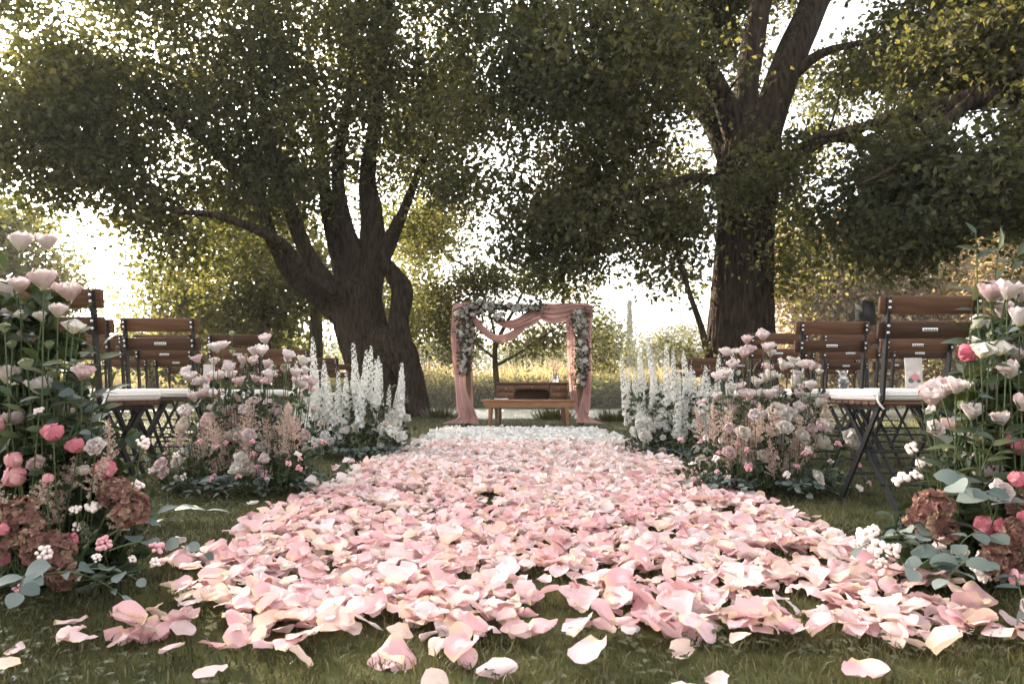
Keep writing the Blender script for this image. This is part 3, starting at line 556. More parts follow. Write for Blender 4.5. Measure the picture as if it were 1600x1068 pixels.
# small favours on the seats: clear bag with petals or printed box
def favour(side, r, c, dx, dy, kind, label):
    if (side, r, c) not in seats: return
    W0 = seats[side, r, c] @ T((dx, dy, .499)) @ Matrix.Rotation(random.uniform(-.4, .4), 4, 'Z')
    o = tag(put('favour_bag' if kind else 'printed_card', None, None, W0), label, 'bag' if kind else 'card', 'favours on the seats')
    if kind:
        rings = []
        for k, (z, rx, ry) in enumerate([(0, .034, .02), (.03, .04, .026), (.065, .036, .02), (.085, .018, .010), (.095, .024, .006), (.125, .036, .004)]):
            rings.append([(rx * math.cos(t) * (1 + .06 * math.sin(3 * t + k)), ry * math.sin(t), z) for t in np.linspace(0, 6.283, 16, endpoint=False)])
        a = np.arange(5)[:, None] * 16; k = np.arange(16)[None]; F_ = np.stack([a + k, a + (k + 1) % 16, a + 16 + (k + 1) % 16, a + 16 + k], -1).reshape(-1, 4)
        put('bag', MB().add(np.array(rings).reshape(-1, 3), F_).mesh('bag', M['glass']), o, W0)
        mb = MB(); c_ = np.stack([rng.normal(0, .013, 40), rng.normal(0, .008, 40), rng.uniform(.006, .06, 40)], 1); V, F_, k = kites(c_, unit(40), unit(40), np.full(40, .024), np.full(40, .02)); mb.add(V, F_, np.repeat(rng.random(40), k)); put('petals', mb.mesh('petals', M['pinkpale'], False), o, W0)
        V, F_ = tube(np.array([(.019 * math.cos(t), .011 * math.sin(t), .085) for t in np.linspace(0, 6.283, 13)]), .003, 5); put('ribbon', MB().add(V, F_).mesh('ribbon', M['cream']), o, W0)
    else:
        put('card', MB().add(*box(-.034, .034, -.004, .004, 0, .135, .001)).mesh('card', M['card']), o, W0)
        for (x, z, rr, mt) in [(.004, .05, .017, 'peony'), (-.014, .066, .012, 'pinkpale'), (.016, .07, .010, 'cream'), (-.012, .036, .012, 'euca'), (.018, .034, .009, 'euca')]:
            V, F_ = sphere((x, -.0045, z), rr, 10, 6); V[:, 1] = -.0045 + (V[:, 1] + .0045) * .06; put('printed_flower', MB().add(V, F_, .6, .9).mesh('printed_flower', M[mt]), o, W0)
favour(1, 1, 0, -.06, .05, 1, 'clear favour bag of pale petals on an aisle cushion, loudspeaker side')
favour(1, 2, 1, .02, -.05, 1, 'clear favour bag of petals on a second-seat cushion, loudspeaker side')
favour(1, 0, 0, .12, .12, 0, 'flower printed card standing on the rearmost aisle cushion')
favour(-1, 1, 0, .12, .1, 0, 'flower printed card standing on an aisle cushion, gnarled-trunk side')
favour(-1, 2, 0, .08, .1, 1, 'clear favour bag on the third rearmost aisle cushion, gnarled-trunk side')

# loudspeaker on its stand
sp = P(1352, 489, 9.6); g0 = float(gz(sp.x, sp.y))
st = thing('speaker_stand', 'black tripod stand behind the chairs carrying the loudspeaker', 'stand', (sp.x, sp.y, g0)); W0 = WM[st.name]
put('pole', MB().add(*tube(np.array([(0, 0, .1), (0, 0, .7), (0, 0, sp.z - g0 - .175)]), .017, 10)).mesh('pole', M['black']), st, W0)
for k in range(3):
    a = k * 2.094 + .3; put('leg', MB().add(*tube(np.array([(0, 0, .55), (math.cos(a) * .25, math.sin(a) * .25, .27), (math.cos(a) * .48, math.sin(a) * .48, .01)]), .012, 8)).mesh('leg', M['black']), st, W0)
sk = thing('loudspeaker', 'black box loudspeaker raised on a stand behind the chairs', 'speaker', (sp.x, sp.y, sp.z - .17), .15); W0 = WM[sk.name]
cab = put('cabinet', MB().add(*box(-.10, .10, -.09, .09, 0, .34, .012)).mesh('cabinet', M['spk']), sk, W0)
put('grille', MB().add(*box(-.088, .088, -.097, -.0905, .02, .32, .003)).mesh('grille', M['black']), sk, W0)
# small bank tap / post
tp = G(971, 657); ps = thing('water_tap_post', 'thin dark stake with crossbar at the water edge', 'post', tp); W0 = WM[ps.name]
put('stake', MB().add(*tube(np.array([(0, 0, -.05), (0, 0, .12), (.005, 0, .26)]), .014, 7)).mesh('stake', M['black']), ps, W0)
put('crossbar', MB().add(*tube(np.array([(-.06, 0, .17), (0, -.005, .175), (.06, 0, .165)]), .012, 7)).mesh('crossbar', M['black']), ps, W0)

# ================================================================== ARCH
AD = 11.25; S = AD / FPX
def A(px, py, dd=0.0): return P(px, py, AD + dd)
ag = float(gz(.2, AD)); xl, xr = A(731, 600).x, A(907, 600).x; zt = A(800, 480).z
ar = thing('wedding_arch', 'wooden ceremony arch draped with dusty pink chiffon', 'arch', ((xl + xr) / 2, AD, ag))
for x in (xl, xr): put('post', MB().add(*box(x - .045, x + .045, AD - .045, AD + .045, ag - .02, zt - .046, .006)).mesh('post', M['post']), ar)
put('beam', MB().add(*box(xl - .16, xr + .16, AD - .045, AD + .045, zt - .045, zt + .045, .006)).mesh('beam', M['post']), ar)
def sheet(name, rows, pleats, amp, nu=60, ph=0.0):
    """rows: list of (left point, right point) from top to bottom; pleated cloth between them"""
    rows = [(np.array(a, float), np.array(b, float)) for a, b in rows]
    Lp = catmull([a for a, b in rows], .035); k = len(Lp); ta = np.linspace(0, len(rows) - 1, k)
    Rp = np.array([np.interp(np.linspace(0, 1, k), np.linspace(0, 1, 200), catmull([b for a, b in rows], .02)[np.linspace(0, len(catmull([b for a, b in rows], .02)) - 1, 200).astype(int), j]) for j in range(3)]).T
    u = np.linspace(0, 1, nu); V = np.zeros((k, nu, 3)); Tn = np.zeros((k, nu))
    for i in range(k):
        v = i / (k - 1); w = np.linalg.norm(Rp[i] - Lp[i]); uu = u + .04 * np.sin(u * 17 + v * 3)
        wob = np.sin(uu * pleats * 6.283 + ph + .8 * math.sin(v * 4 + ph)) * .7 + .3 * np.sin(uu * pleats * 2.3 * 6.283 + 2 * v + ph)
        V[i] = Lp[i] + (Rp[i] - Lp[i]) * u[:, None]; V[i, :, 1] -= wob * amp * (.6 + .4 * math.sin(v * 7 + ph)); V[i, :, 0] += .3 * amp * np.cos(uu * pleats * 6.283 + ph); Tn[i] = .5 + .3 * wob
    a = np.arange(k - 1)[:, None] * nu; b = np.arange(nu - 1)[None]; F_ = np.stack([a + b, a + b + 1, a + nu + b + 1, a + nu + b], -1).reshape(-1, 4)
    put(name, MB().add(V.reshape(-1, 3), F_, np.clip(Tn.ravel(), 0, 1)).mesh(name, M['fabric']), ar)
f = -.10
sheet('drape', [(A(711, 478, f), A(746, 474, f)), (A(704, 510, f), A(742, 505, f)), (A(706, 550, f), A(732, 550, f)), (A(711, 600, f), A(727, 600, f)), (A(713, 635, f), A(740, 638, f)), (A(714, 652, f), A(746, 652, f)), (A(690, 661, f - .15), A(748, 661, f - .2))], 5, .035, ph=.3)
sheet('drape', [(A(726, 476, .09), A(742, 476, .09)), (A(727, 540, .08), A(738, 540, .08)), (A(731, 600, .06), A(738, 600, .06)), (A(728, 640, -.06), A(740, 640, -.02)), (A(722, 659, -.12), A(744, 659, -.1))], 3, .03, ph=1.3)
sheet('drape', [(A(884, 478, .09), A(902, 478, .09)), (A(886, 530, .08), A(898, 530, .08)), (A(889, 590, .06), A(901, 590, .06)), (A(893, 625, -.03), A(906, 628, -.03)), (A(902, 648, -.10), A(918, 646, -.1)), (A(905, 658, -.14), A(922, 658, -.14))], 3, .03, ph=2.2)
sheet('drape', [(A(900, 475, f), A(926, 478, f)), (A(905, 520, f), A(926, 520, f)), (A(911, 570, f), A(926, 570, f)), (A(911, 610, f), A(924, 610, f)), (A(904, 640, f), A(922, 640, f)), (A(902, 652, f), A(920, 652, f)), (A(900, 660, f - .1), A(944, 661, f - .22))], 4, .035, ph=4)
# swags: cloth between an upper and a lower curve, folds running along it
def swag(name, up, lo, folds, amp, ph=0.0):
    Uc = catmull([np.array(A(*q)) for q in up], .03); k = len(Uc); lc = catmull([np.array(A(*q)) for q in lo], .01); Lc = lc[np.linspace(0, len(lc) - 1, k).astype(int)]
    v = np.linspace(0, 1, 40); V = Uc[:, None] + (Lc - Uc)[:, None] * v[None, :, None]; tt = np.linspace(0, 1, k)[:, None]
    wob = np.sin(v[None] * folds * 6.283 + ph + 1.5 * tt) * .7 + .3 * np.sin(v[None] * folds * 2.4 * 6.283 - 2 * tt + ph)
    V[:, :, 1] -= amp * wob + .07 * np.sin(v[None] * 3.14); a = np.arange(k - 1)[:, None] * 40; b = np.arange(39)[None]
    F_ = np.stack([a + b, a + b + 1, a + 40 + b + 1, a + 40 + b], -1).reshape(-1, 4); put(name, MB().add(V.reshape(-1, 3), F_, np.clip(.5 + .3 * wob, 0, 1).ravel()).mesh(name, M['fabric']), ar)
swag('swag', [(738, 488, f), (750, 502, f), (768, 519, f - .03), (785, 522, f - .03), (806, 512, f), (826, 488, f)], [(740, 508, f), (749, 517, f), (765, 530, f - .05), (785, 535, f - .05), (808, 526, f), (828, 506, f)], 3, .03)
swag('swag', [(768, 492, f - .02), (785, 500, f - .02), (805, 498, f - .04), (830, 482, f - .02), (850, 474, f)], [(772, 502, f - .02), (786, 511, f - .04), (806, 514, f - .07), (832, 508, f - .05), (852, 494, f)], 4, .035, 1.0)
swag('swag', [(842, 473, f), (860, 474, f), (880, 474, f), (905, 473, f), (926, 476, f)], [(846, 500, f - .02), (862, 506, f - .03), (882, 502, f - .03), (905, 494, f), (925, 496, f)], 4, .035, 2.4)
swag('swag', [(708, 476, f), (718, 473, f), (732, 472, f), (748, 473, f)], [(706, 494, f), (718, 490, f), (732, 490, f), (748, 494, f)], 2, .02, 3.0)

# ================================================================== DESK AND BENCH
dk = P(830, 663, 11.75); dg = float(gz(dk.x, 11.75)); sc_ = 11.75 / FPX
x0, x1 = P(776, 600, 11.75).x, P(885, 600, 11.75).x; cxk = (x0 + x1) / 2; hw = (x1 - x0) / 2; ztop = P(830, 597, 11.75).z - dg
dd = thing('writing_desk', 'dark wooden kneehole writing desk with drawers under the arch', 'desk', (cxk, 11.75, dg), .02); W0 = WM[dd.name]
def dp(name, *b, mat='desk', par=None, bev=.004): return put(name, MB().add(*box(*b, bev)).mesh(name, M[mat]), par or dd, W0)
dp('top', -hw - .015, hw + .015, -.27, .27, ztop - .03, ztop, bev=.008); dp('moulding', -hw, hw, -.255, .255, ztop - .045, ztop - .0305)
zb = ztop - .30
dp('back_panel', -hw + .02, hw - .02, .22, .24, zb, ztop - .046)
for sx in (-1, 1):
    xa, xb = sorted((sx * (hw - .01), sx * (hw - .30))); dp('pedestal', xa, xb, -.235, .219, zb, ztop - .046)
    for k in range(2):
        z1 = ztop - .062 - k * .115; dr = dp('drawer', xa + .02, xb - .02, -.249, -.2355, z1 - .1, z1)
        V, F_ = sphere(((xa + xb) / 2, -.258, z1 - .05), .012, 8, 6); put('knob', MB().add(V, F_).mesh('knob', M['brass']), dr, W0)
    for sy in (-1, 1):
        x = sx * (hw - .045); y = sy * .2; V, F_ = tube(np.array([(x, y, zb), (x, y, zb * .5), (x, y, 0)]), [.04, .033, .024], 4); put('leg', MB().add(V, F_).mesh('leg', M['desk'], False), dd, W0)
dr = dp('drawer', -hw + .31, hw - .31, -.235, -.21, ztop - .12, ztop - .048); V, F_ = sphere((0, -.244, ztop - .085), .012, 8, 6); put('knob', MB().add(V, F_).mesh('knob', M['brass']), dr, W0)
for sx in (-1, 1):                                    # shaped corners of the kneehole
    c = np.array([sx * (hw - .301), -.225, ztop - .121]); arc = [c + np.array([-sx * .085 * (1 - math.cos(t)) , 0, -.085 * (1 - math.sin(t))]) for t in np.linspace(0, 1.571, 7)]
    V = [c] + [c + np.array([-sx * .085 * (1 - math.sin(t)), 0, -.085 * (1 - math.cos(t))]) for t in np.linspace(0, 1.571, 7)]
    V = np.array(V); V2 = V + np.array([0, .02, 0]); n = len(V); F_ = [(0, k, k + 1) for k in range(1, n - 1)] + [(n, n + k + 1, n + k) for k in range(1, n - 1)]
    mb = MB().add(np.concatenate([V, V2]), np.array(F_)); mb.F.append(np.array([(k, k + n, k + 1 + n, k + 1) for k in range(1, n - 1)])); put('kneehole_bracket', mb.mesh('kneehole_bracket', M['desk'], False), dd, W0)
BD = 10.55; bx0, bx1 = P(753, 625, BD).x, P(899, 625, BD).x; bg_ = float(gz(.3, BD)); bh = P(820, 624, BD).z - bg_; bw = (bx1 - bx0) / 2
be = thing('wooden_bench', 'plain light brown wooden bench with tapered legs before the desk', 'bench', ((bx0 + bx1) / 2, BD, bg_), -.05); W0 = WM[be.name]
put('top', MB().add(*box(-bw, bw, -.19, .19, bh - .028, bh, .005)).mesh('top', M['bench']), be, W0)
for y in (-.165, .165):
    V, F_ = box(-bw + .03, bw - .03, y - .011, y + .011, bh - .115, bh - .0285); V = V.copy(); V[:, 0] *= np.where(V[:, 2] < bh - .1, .955, 1.0); put('apron', MB().add(V, F_).mesh('apron', M['bench'], False), be, W0)
for sx in (-1, 1):
    for y in (-.14, .14): V, F_ = tube(np.array([(sx * (bw - .14), y, bh - .03), (sx * (bw - .135), y * 1.03, bh * .5), (sx * (bw - .12), y * 1.08, 0)]), [.034, .03, .021], 4); put('leg', MB().add(V, F_).mesh('leg', M['bench'], False), be, W0)
W1 = W0 @ T((-.42, -.02, bh + .001)) @ Matrix.Rotation(.2, 4, 'Z'); bk = tag(put('open_book', None, None, W1), 'small white open booklet lying on the bench', 'book')
for sx in (-1, 1): V, F_ = box(0, .1, -.07, .07, 0, .012, .002); V = V.copy(); V[:, 0] *= sx; V[:, 2] += .012 * np.sin(np.abs(V[:, 0]) * 25); put('page_block', MB().add(V, F_).mesh('page_block', M['paper']), bk, W1)

# ================================================================== FLOWERS: shared meshes
def petal_grid(L, Wd, a0, a1, cup, ruf, nu=5, nv=5, r=None, narrow=0.35, tipcurl=0.0):
    """petal from the origin, going up at angle a0 from the axis z and ending at a1; returns V (x side, y out, z up), F, grad"""
    r = r or random; u = np.linspace(-1, 1, nu); v = np.linspace(0, 1, nv) ** .8; ph = r.uniform(0, 6.28); y = z = 0.0; V = []; Gd = []
    pv = 0
    for t in v:
        an = a0 + (a1 - a0) * t + tipcurl * max(0, t - .7) / .3; y += math.sin(an) * L * (t - pv); z += math.cos(an) * L * (t - pv); pv = t
        wv = Wd * .5 * (narrow + (1 - narrow) * math.sin(min(1, t * 1.25) * 1.571)) * (1 if t < .6 else math.sqrt(max(0.03, 1 - ((t - .6) / .4) ** 2 * .93)))
        nx = np.array([0, -math.cos(an), math.sin(an)])
        for q in u:
            rf = ruf * t * t * (math.sin(q * 4.2 + ph) + .6 * math.sin(q * 9 + ph * 2))
            V.append(np.array([q * wv, y, z]) + nx * (cup * Wd * q * q + rf * L)); Gd.append(t)
    k = np.arange(nv - 1)[:, None] * nu; b = np.arange(nu - 1)[None]; F_ = np.stack([k + b, k + b + 1, k + nu + b + 1, k + nu + b], -1).reshape(-1, 4)
    return np.array(V), F_, np.array(Gd)
def rotz(V, a): c, s = math.cos(a), math.sin(a); return V @ np.array([[c, s, 0], [-s, c, 0], [0, 0, 1]])
def rose(name, mat, R_, layers, t0=.5, seed=0, ruf=.05):
    r = random.Random(seed); mb = MB()
    for n, a0, a1, L, Wd, off, curl in layers:
        p0 = r.uniform(0, 6.28)
        for k in range(n):
            V, F_, g = petal_grid(L * R_ * r.uniform(.9, 1.1), Wd * R_ * r.uniform(.9, 1.1), a0 + r.uniform(-.08, .08), a1 + r.uniform(-.12, .12), .22, ruf, r=r, tipcurl=curl + r.uniform(-.2, .2))
            V[:, 1] += off * R_; V = rotz(V, p0 + 6.283 * k / n + r.uniform(-.15, .15)); mb.add(V, F_, np.clip(t0 + r.uniform(-.3, .3), 0, 1), g)
    return mb.mesh(name, M[mat])
LIS = [(3, .1, -.3, .95, .8, .05, 0), (4, .35, -.1, 1.1, 1.05, .08, .3), (5, .75, -.05, 1.25, 1.3, .1, .7), (6, 1.15, .0, 1.35, 1.4, .1, 1.0)]
ROS = [(3, .1, -.5, .8, .8, .04, 0), (4, .3, -.4, .95, 1.0, .12, .1), (5, .7, -.3, 1.15, 1.2, .16, .3), (6, 1.1, -.1, 1.25, 1.3, .2, .7), (6, 1.5, .3, 1.25, 1.35, .2, .8)]
PEO = [(3, .6, -.9, 1.0, .9, .03, 0), (5, .95, -1.0, 1.3, 1.1, .08, -.1), (6, 1.25, -1.05, 1.55, 1.25, .1, -.1), (6, 1.5, -.95, 1.65, 1.3, .12, .1)]
BLM = {}
BLM['lis'] = [rose('lisianthus', 'pinkpale', .036, LIS, t, s, .06) for s, t in ((1, .45), (2, .6), (3, .75), (4, .3))]
BLM['liswhite'] = [rose('lisianthus', 'cream', .034, LIS, t, s, .06) for s, t in ((5, .6), (6, .8))]
BLM['rose'] = [rose('rose', 'cream', .032, ROS, t, s, .03) for s, t in ((11, .35), (12, .6))]
BLM['rosepink'] = [rose('rose', 'pinkpale', .032, ROS, t, s, .03) for s, t in ((13, .3), (14, .6), (15, .8))]
BLM['peony'] = [rose('peony', 'peony', .030, PEO, t, s, .02) for s, t in ((21, .45), (22, .3), (23, .75))]
BLM['open'] = [rose('open_rose', 'pinkpale', .045, ROS, .7, 31, .08), rose('open_rose', 'cream', .045, ROS, .3, 32, .08)]
BLM['rosewhite'] = [rose('rose', 'white', .034, ROS, t, s, .04) for s, t in ((41, .6), (42, .9))]
def budm(mat, h, w, t):
    mb = MB(); n = 8
    for k in range(3):
        V, F_, g = petal_grid(h, w * 1.9, .75, -.55, .5, .01, narrow=.5); mb.add(rotz(V, k * 2.094), F_, t, g)
    return mb.mesh('bud', M[mat])
BLM['bud'] = [budm('bud', .034, .016, .5), budm('bud', .028, .012, .25), budm('cream', .036, .022, .6)]
def berries(mat, n, r):
    mb = MB()
    for k in range(n):
        u = unit(1)[0]; u[2] = abs(u[2]) * .9; mb.add(*sphere(u * r * 2.4 * rng.uniform(.7, 1.25), r * rng.uniform(.75, 1.15), 8, 6))
    return mb.mesh('berry_cluster', M[mat])
BLM['berry'] = [berries('berry', 19, .0056), berries('berry', 14, .006), berries('berry', 16, .0052)]; BLM['berrypink'] = [berries('berrypink', 15, .0048), berries('berrypink', 11, .0052)]
def plume(mat, h, wd, nb):
    mb = MB(); C = []; mb.add(*tube(np.array([(0, 0, -.02), (0, 0, h * .5), (0, 0, h)]), [.002, .0015, .0008], 4), .2)
    for k in range(nb):
        t = k / nb; a = k * 2.4; L = wd * (1 - t) ** .8 * rng.uniform(.7, 1.15) + .006; m = max(6, int(L / .0017))
        for j in range(m): q = j / m; C.append((math.cos(a) * L * q, math.sin(a) * L * q, h * t + L * q * .75 - L * q * q * .15))
    C = np.array(C) + rng.normal(0, .0028, (len(C), 3)); V, F_, k = kites(C, unit(len(C)), unit(len(C)), rng.uniform(.005, .010, len(C)), rng.uniform(.004, .007, len(C)), .3)
    mb.add(V, F_, np.repeat(np.clip(.5 + rng.normal(0, .25, len(C)), 0, 1), k)); return mb.mesh('astilbe', M[mat], False)
BLM['astilbe'] = [plume('astilbe', .16, .055, 34), plume('astilbe', .13, .05, 30), plume('astilbe', .19, .05, 38)]; BLM['astgreen'] = [plume('bud', .11, .04, 24)]
def florets(name, mat, n, R_, fs, hemi=True):
    mb = MB()
    for k in range(n):
        u = unit(1)[0]; u[2] = abs(u[2]) if hemi else u[2]; c = u * R_ * np.array([1, 1, .8]) * rng.uniform(.7, 1.12); t = rng.uniform(.1, .9)
        u = u + rng.normal(0, .4, 3); u /= np.linalg.norm(u); e1 = np.cross(u, unit(1)[0]); e1 /= np.linalg.norm(e1); e2 = np.cross(u, e1)
        D_ = np.array([e1, e2, -e1, -e2]) + u * rng.uniform(.1, .7); V, F_, kk = kites(c + D_ * fs * .5, D_ / np.linalg.norm(D_, axis=1)[:, None], np.tile(u, (4, 1)) + rng.normal(0, .25, (4, 3)), np.full(4, fs), np.full(4, fs * .95), .08, True); mb.add(V, F_, np.clip(t + np.repeat(rng.normal(0, .1, 4), kk), 0, 1))
    return mb.mesh(name, M[mat], False)
BLM['hydra'] = [florets('hydrangea', 'hydra', 46, .05, .02), florets('hydrangea', 'hydra', 52, .056, .021)]; BLM['hydrawhite'] = [florets('hydrangea', 'white', 46, .046, .019)]
def delph(h, n, seed):
    mb = MB(); mb.add(*tube(np.array([(0, 0, -.04), (0, 0, h * .5), (0, 0, h)]), [.004, .003, .001], 5), .1)
    for k in range(n):
        t = (k / n); a = k * 2.399; fs = (.019 * (1 - t) ** .5 + .005) * rng.uniform(.75, 1.2); rr = (.021 * (1 - t) ** .5 + .004) * rng.uniform(.85, 1.12)
        u = np.array([math.cos(a), math.sin(a), .25]); u /= np.linalg.norm(u); c = np.array([math.cos(a) * rr, math.sin(a) * rr, h * t + rng.normal(0, .004)]); e1 = np.cross(u, (0, 0, 1)); e1 /= np.linalg.norm(e1); e2 = np.cross(u, e1)
        an = np.arange(5) * 1.2566 + rng.uniform(0, 6); u = u + rng.normal(0, .3, 3); D_ = np.cos(an)[:, None] * e1 + np.sin(an)[:, None] * e2 + u * rng.uniform(.1, .8); D_ /= np.linalg.norm(D_, axis=1)[:, None]
        V, F_, kk = kites(c + D_ * fs * .5, D_, np.tile(u, (5, 1)), np.full(5, fs), np.full(5, fs * .9), .1, False); mb.add(V, F_, rng.uniform(.3, 1))
    return mb.mesh('delphinium', M['white'], False)
BLM['delph'] = [delph(.44, 74, 1), delph(.38, 62, 2), delph(.42, 68, 3), delph(.48, 76, 4)]
def leafm(name, mat, L, Wd, shape, t):
    """a leaf from origin along +y, normal +z"""
    n = 7; v = np.linspace(0, 1, n); wv = Wd * .5 * (np.sin(np.pi * v ** (.75 if shape == 'lance' else 1.0)) ** (.9 if shape == 'lance' else .55)); wv[0] = wv[-1] = .0005
    V = []; 
    for k in range(n):
        for q in (-1, 0, 1): V.append((q * wv[k], v[k] * L, -.25 * L * v[k] ** 2 + abs(q) * wv[k] * .22))
    k = np.arange(n - 1)[:, None] * 3; b = np.arange(2)[None]; F_ = np.stack([k + b, k + b + 1, k + 3 + b + 1, k + 3 + b], -1).reshape(-1, 4)
    return MB().add(np.array(V), F_, t).mesh(name, M[mat])
LEAF = {'ruscus': [leafm('leaf', 'leafdark', .085, .030, 'lance', t) for t in (.3, .6, .9)], 'broad': [leafm('leaf', 'leafdark', .075, .042, 'round', t) for t in (.2, .45, .8)],
        'euca': [leafm('leaf', 'euca', .046, .042, 'round', t) for t in (.2, .5, .85)], 'eucalong': [leafm('leaf', 'euca', .062, .020, 'lance', t) for t in (.4, .7, 1.)]}
STEMM = {}
def add_stem(par, base, top, r=.0016):
    """stem as sub-part of a bloom"""
    b = np.array(base); t = np.array(top); c = b + (t - b) * np.array([.75, .75, .45]); put('stem', MB().add(*tube(bez(b, c, t, 6), np.linspace(r * 1.2, r, 6), 5)).mesh('stem', M['stem']), par)
def bloom(arr, kind, pos, up, base, size=1.0, stem=True):
    me = random.choice(BLM[kind]); o = put(me.name.split('.')[0], me, arr, orient(pos, up, None, size))
    if stem: add_stem(o, base, Vector(pos) + Vector(up).normalized() * .002)
    return o
def sprig(arr, kind, base, tip, n, size=1.0, name='eucalyptus_sprig', sag=0.0):
    b = np.array(base, float); t = np.array(tip, float); c = (b + t) / 2 + np.array([0, 0, .25 * np.linalg.norm(t - b)]) - np.array([0, 0, sag]); pth = bez(b, c, t, 12)
    s = put(name, MB().add(*tube(pth, np.linspace(.0028, .001, 12), 5)).mesh(name, M['stem']), arr)
    for k in range(n):
        f = .25 + .75 * k / max(1, n - 1); i = f * 11; i0 = min(10, int(i)); p = pth[i0] + (pth[i0 + 1] - pth[i0]) * (i - i0); tg = Vector(pth[i0 + 1] - pth[i0]).normalized()
        side = tg.cross(Vector((0, 0, 1))); side = side.normalized() if side.length > .05 else Vector((1, 0, 0))
        d = (side * (1 if k % 2 else -1) + tg * (.35 if k < n - 1 else 3) + Vector((random.uniform(-.4, .4), random.uniform(-.4, .4), random.uniform(-.2, .5)))).normalized()
        nn = (Vector((0, 0, 1)) + Vector((random.uniform(-.7, .7), random.uniform(-1.0, .3), 0))); x = d.cross(nn).normalized(); nn = x.cross(d)
        Mx = Matrix((x, d, nn)).transposed().to_4x4(); put('leaf', random.choice(LEAF[kind]), s, T(p) @ Mx @ Matrix.Scale(size * random.uniform(.7, 1.15) * (1 - .3 * f), 4))
def foliage(arr, C, nper, crad, L, mat='leafdark'):
    mb = MB(); leaf_cloud(mb, np.array(C), nper, crad, L, True, tb=np.full(len(C), .35)); tag(put('foliage', mb.mesh('foliage', M[mat], False), arr), kind='stuff')
def upv(pos, c, k=.7):
    o = Vector((pos[0] - c[0], pos[1] - c[1], 0)); return (Vector((0, 0, .75)) + o * 1.6 * k + Vector((random.uniform(-.35, .35), -.25 + random.uniform(-.35, .35), 0))).normalized()

# ---- the two tall arrangements at the start of the aisle: blooms read off the photograph
def near_arr(label, d0, cxp, spec, sprigs, fol, ruscus):
    c = P(cxp, 608, d0); base = Vector((c.x, d0, 0)); o = thing('flower_arrangement', label, 'flowers', base, 0, 'aisle flower arrangements')
    for kind, px, py, dia in spec:
        k = kind; low = max(0, (py - 650) / 250); dz = d0 + random.uniform(-.10, .10) - .14 * low
        nat = {'lis': .085, 'liswhite': .08, 'rose': .085, 'rosepink': .085, 'peony': .068, 'open': .12, 'bud': .03, 'berry': .036, 'berrypink': .03, 'astilbe': .16, 'astgreen': .11, 'hydra': .12, 'rosewhite': .09}[kind]
        sz = dia * dz / FPX / nat * {'peony': 1.38, 'lis': 1.15, 'hydra': .85, 'berry': .78, 'berrypink': .8}.get(kind, 1.0); p = P(px, py, dz); p.z = max(p.z, .03); up = upv(p, c, 1.0)
        if kind in ('lis', 'liswhite', 'bud'): up = (up + Vector((0, 0, .6))).normalized()
        if kind in ('peony', 'open', 'hydra', 'rosepink'): up = (up + Vector((0, -.7, 0))).normalized()
        p = p - up * .03 * sz if kind in ('lis', 'liswhite') else p
        bloom(o, kind, p, up, (base.x + random.uniform(-.07, .07) + (p.x - base.x) * .35, d0 + random.uniform(-.06, .1), .03), sz)
    for kind, a, b, n, s in sprigs: 
        q = P(*b); q.z = max(q.z, .02); qa = P(*a); qa.z = max(qa.z, .03); sprig(o, kind, qa, q, n, s)
    for px, py, dpt, n in ruscus:
        t = P(px, py, dpt); sprig(o, 'ruscus', (base.x + (t.x - base.x) * .5, d0 + .05, max(.05, t.z - .3)), t, n, .9, 'ruscus_sprig')
    for px, py, rx, ry, n in fol:
        for _ in range(max(2, n // 9)):
            a, r_ = random.uniform(0, 6.283), math.sqrt(random.random()); t = P(px + math.cos(a) * r_ * rx, py + math.sin(a) * r_ * ry, d0 + random.uniform(-.14, .06)); t.z = max(t.z, .05)
            sprig(o, random.choice(['ruscus', 'ruscus', 'broad', 'euca']), (base.x + (t.x - base.x) * .6, d0 + .05, max(.03, t.z - .16)), t, random.randint(5, 8), random.uniform(.7, 1.0), 'leafy_stem')
    C = []
    for px, py, rx, ry, n in fol:
        for _ in range(n):
            a, r_ = random.uniform(0, 6.283), math.sqrt(random.random()); q = P(px + math.cos(a) * r_ * rx, py + math.sin(a) * r_ * ry, d0 + .07 + random.uniform(-.05, .16)); q.z = max(q.z, .02); C.append(q)
    foliage(o, C, 9, .05, .058); return o
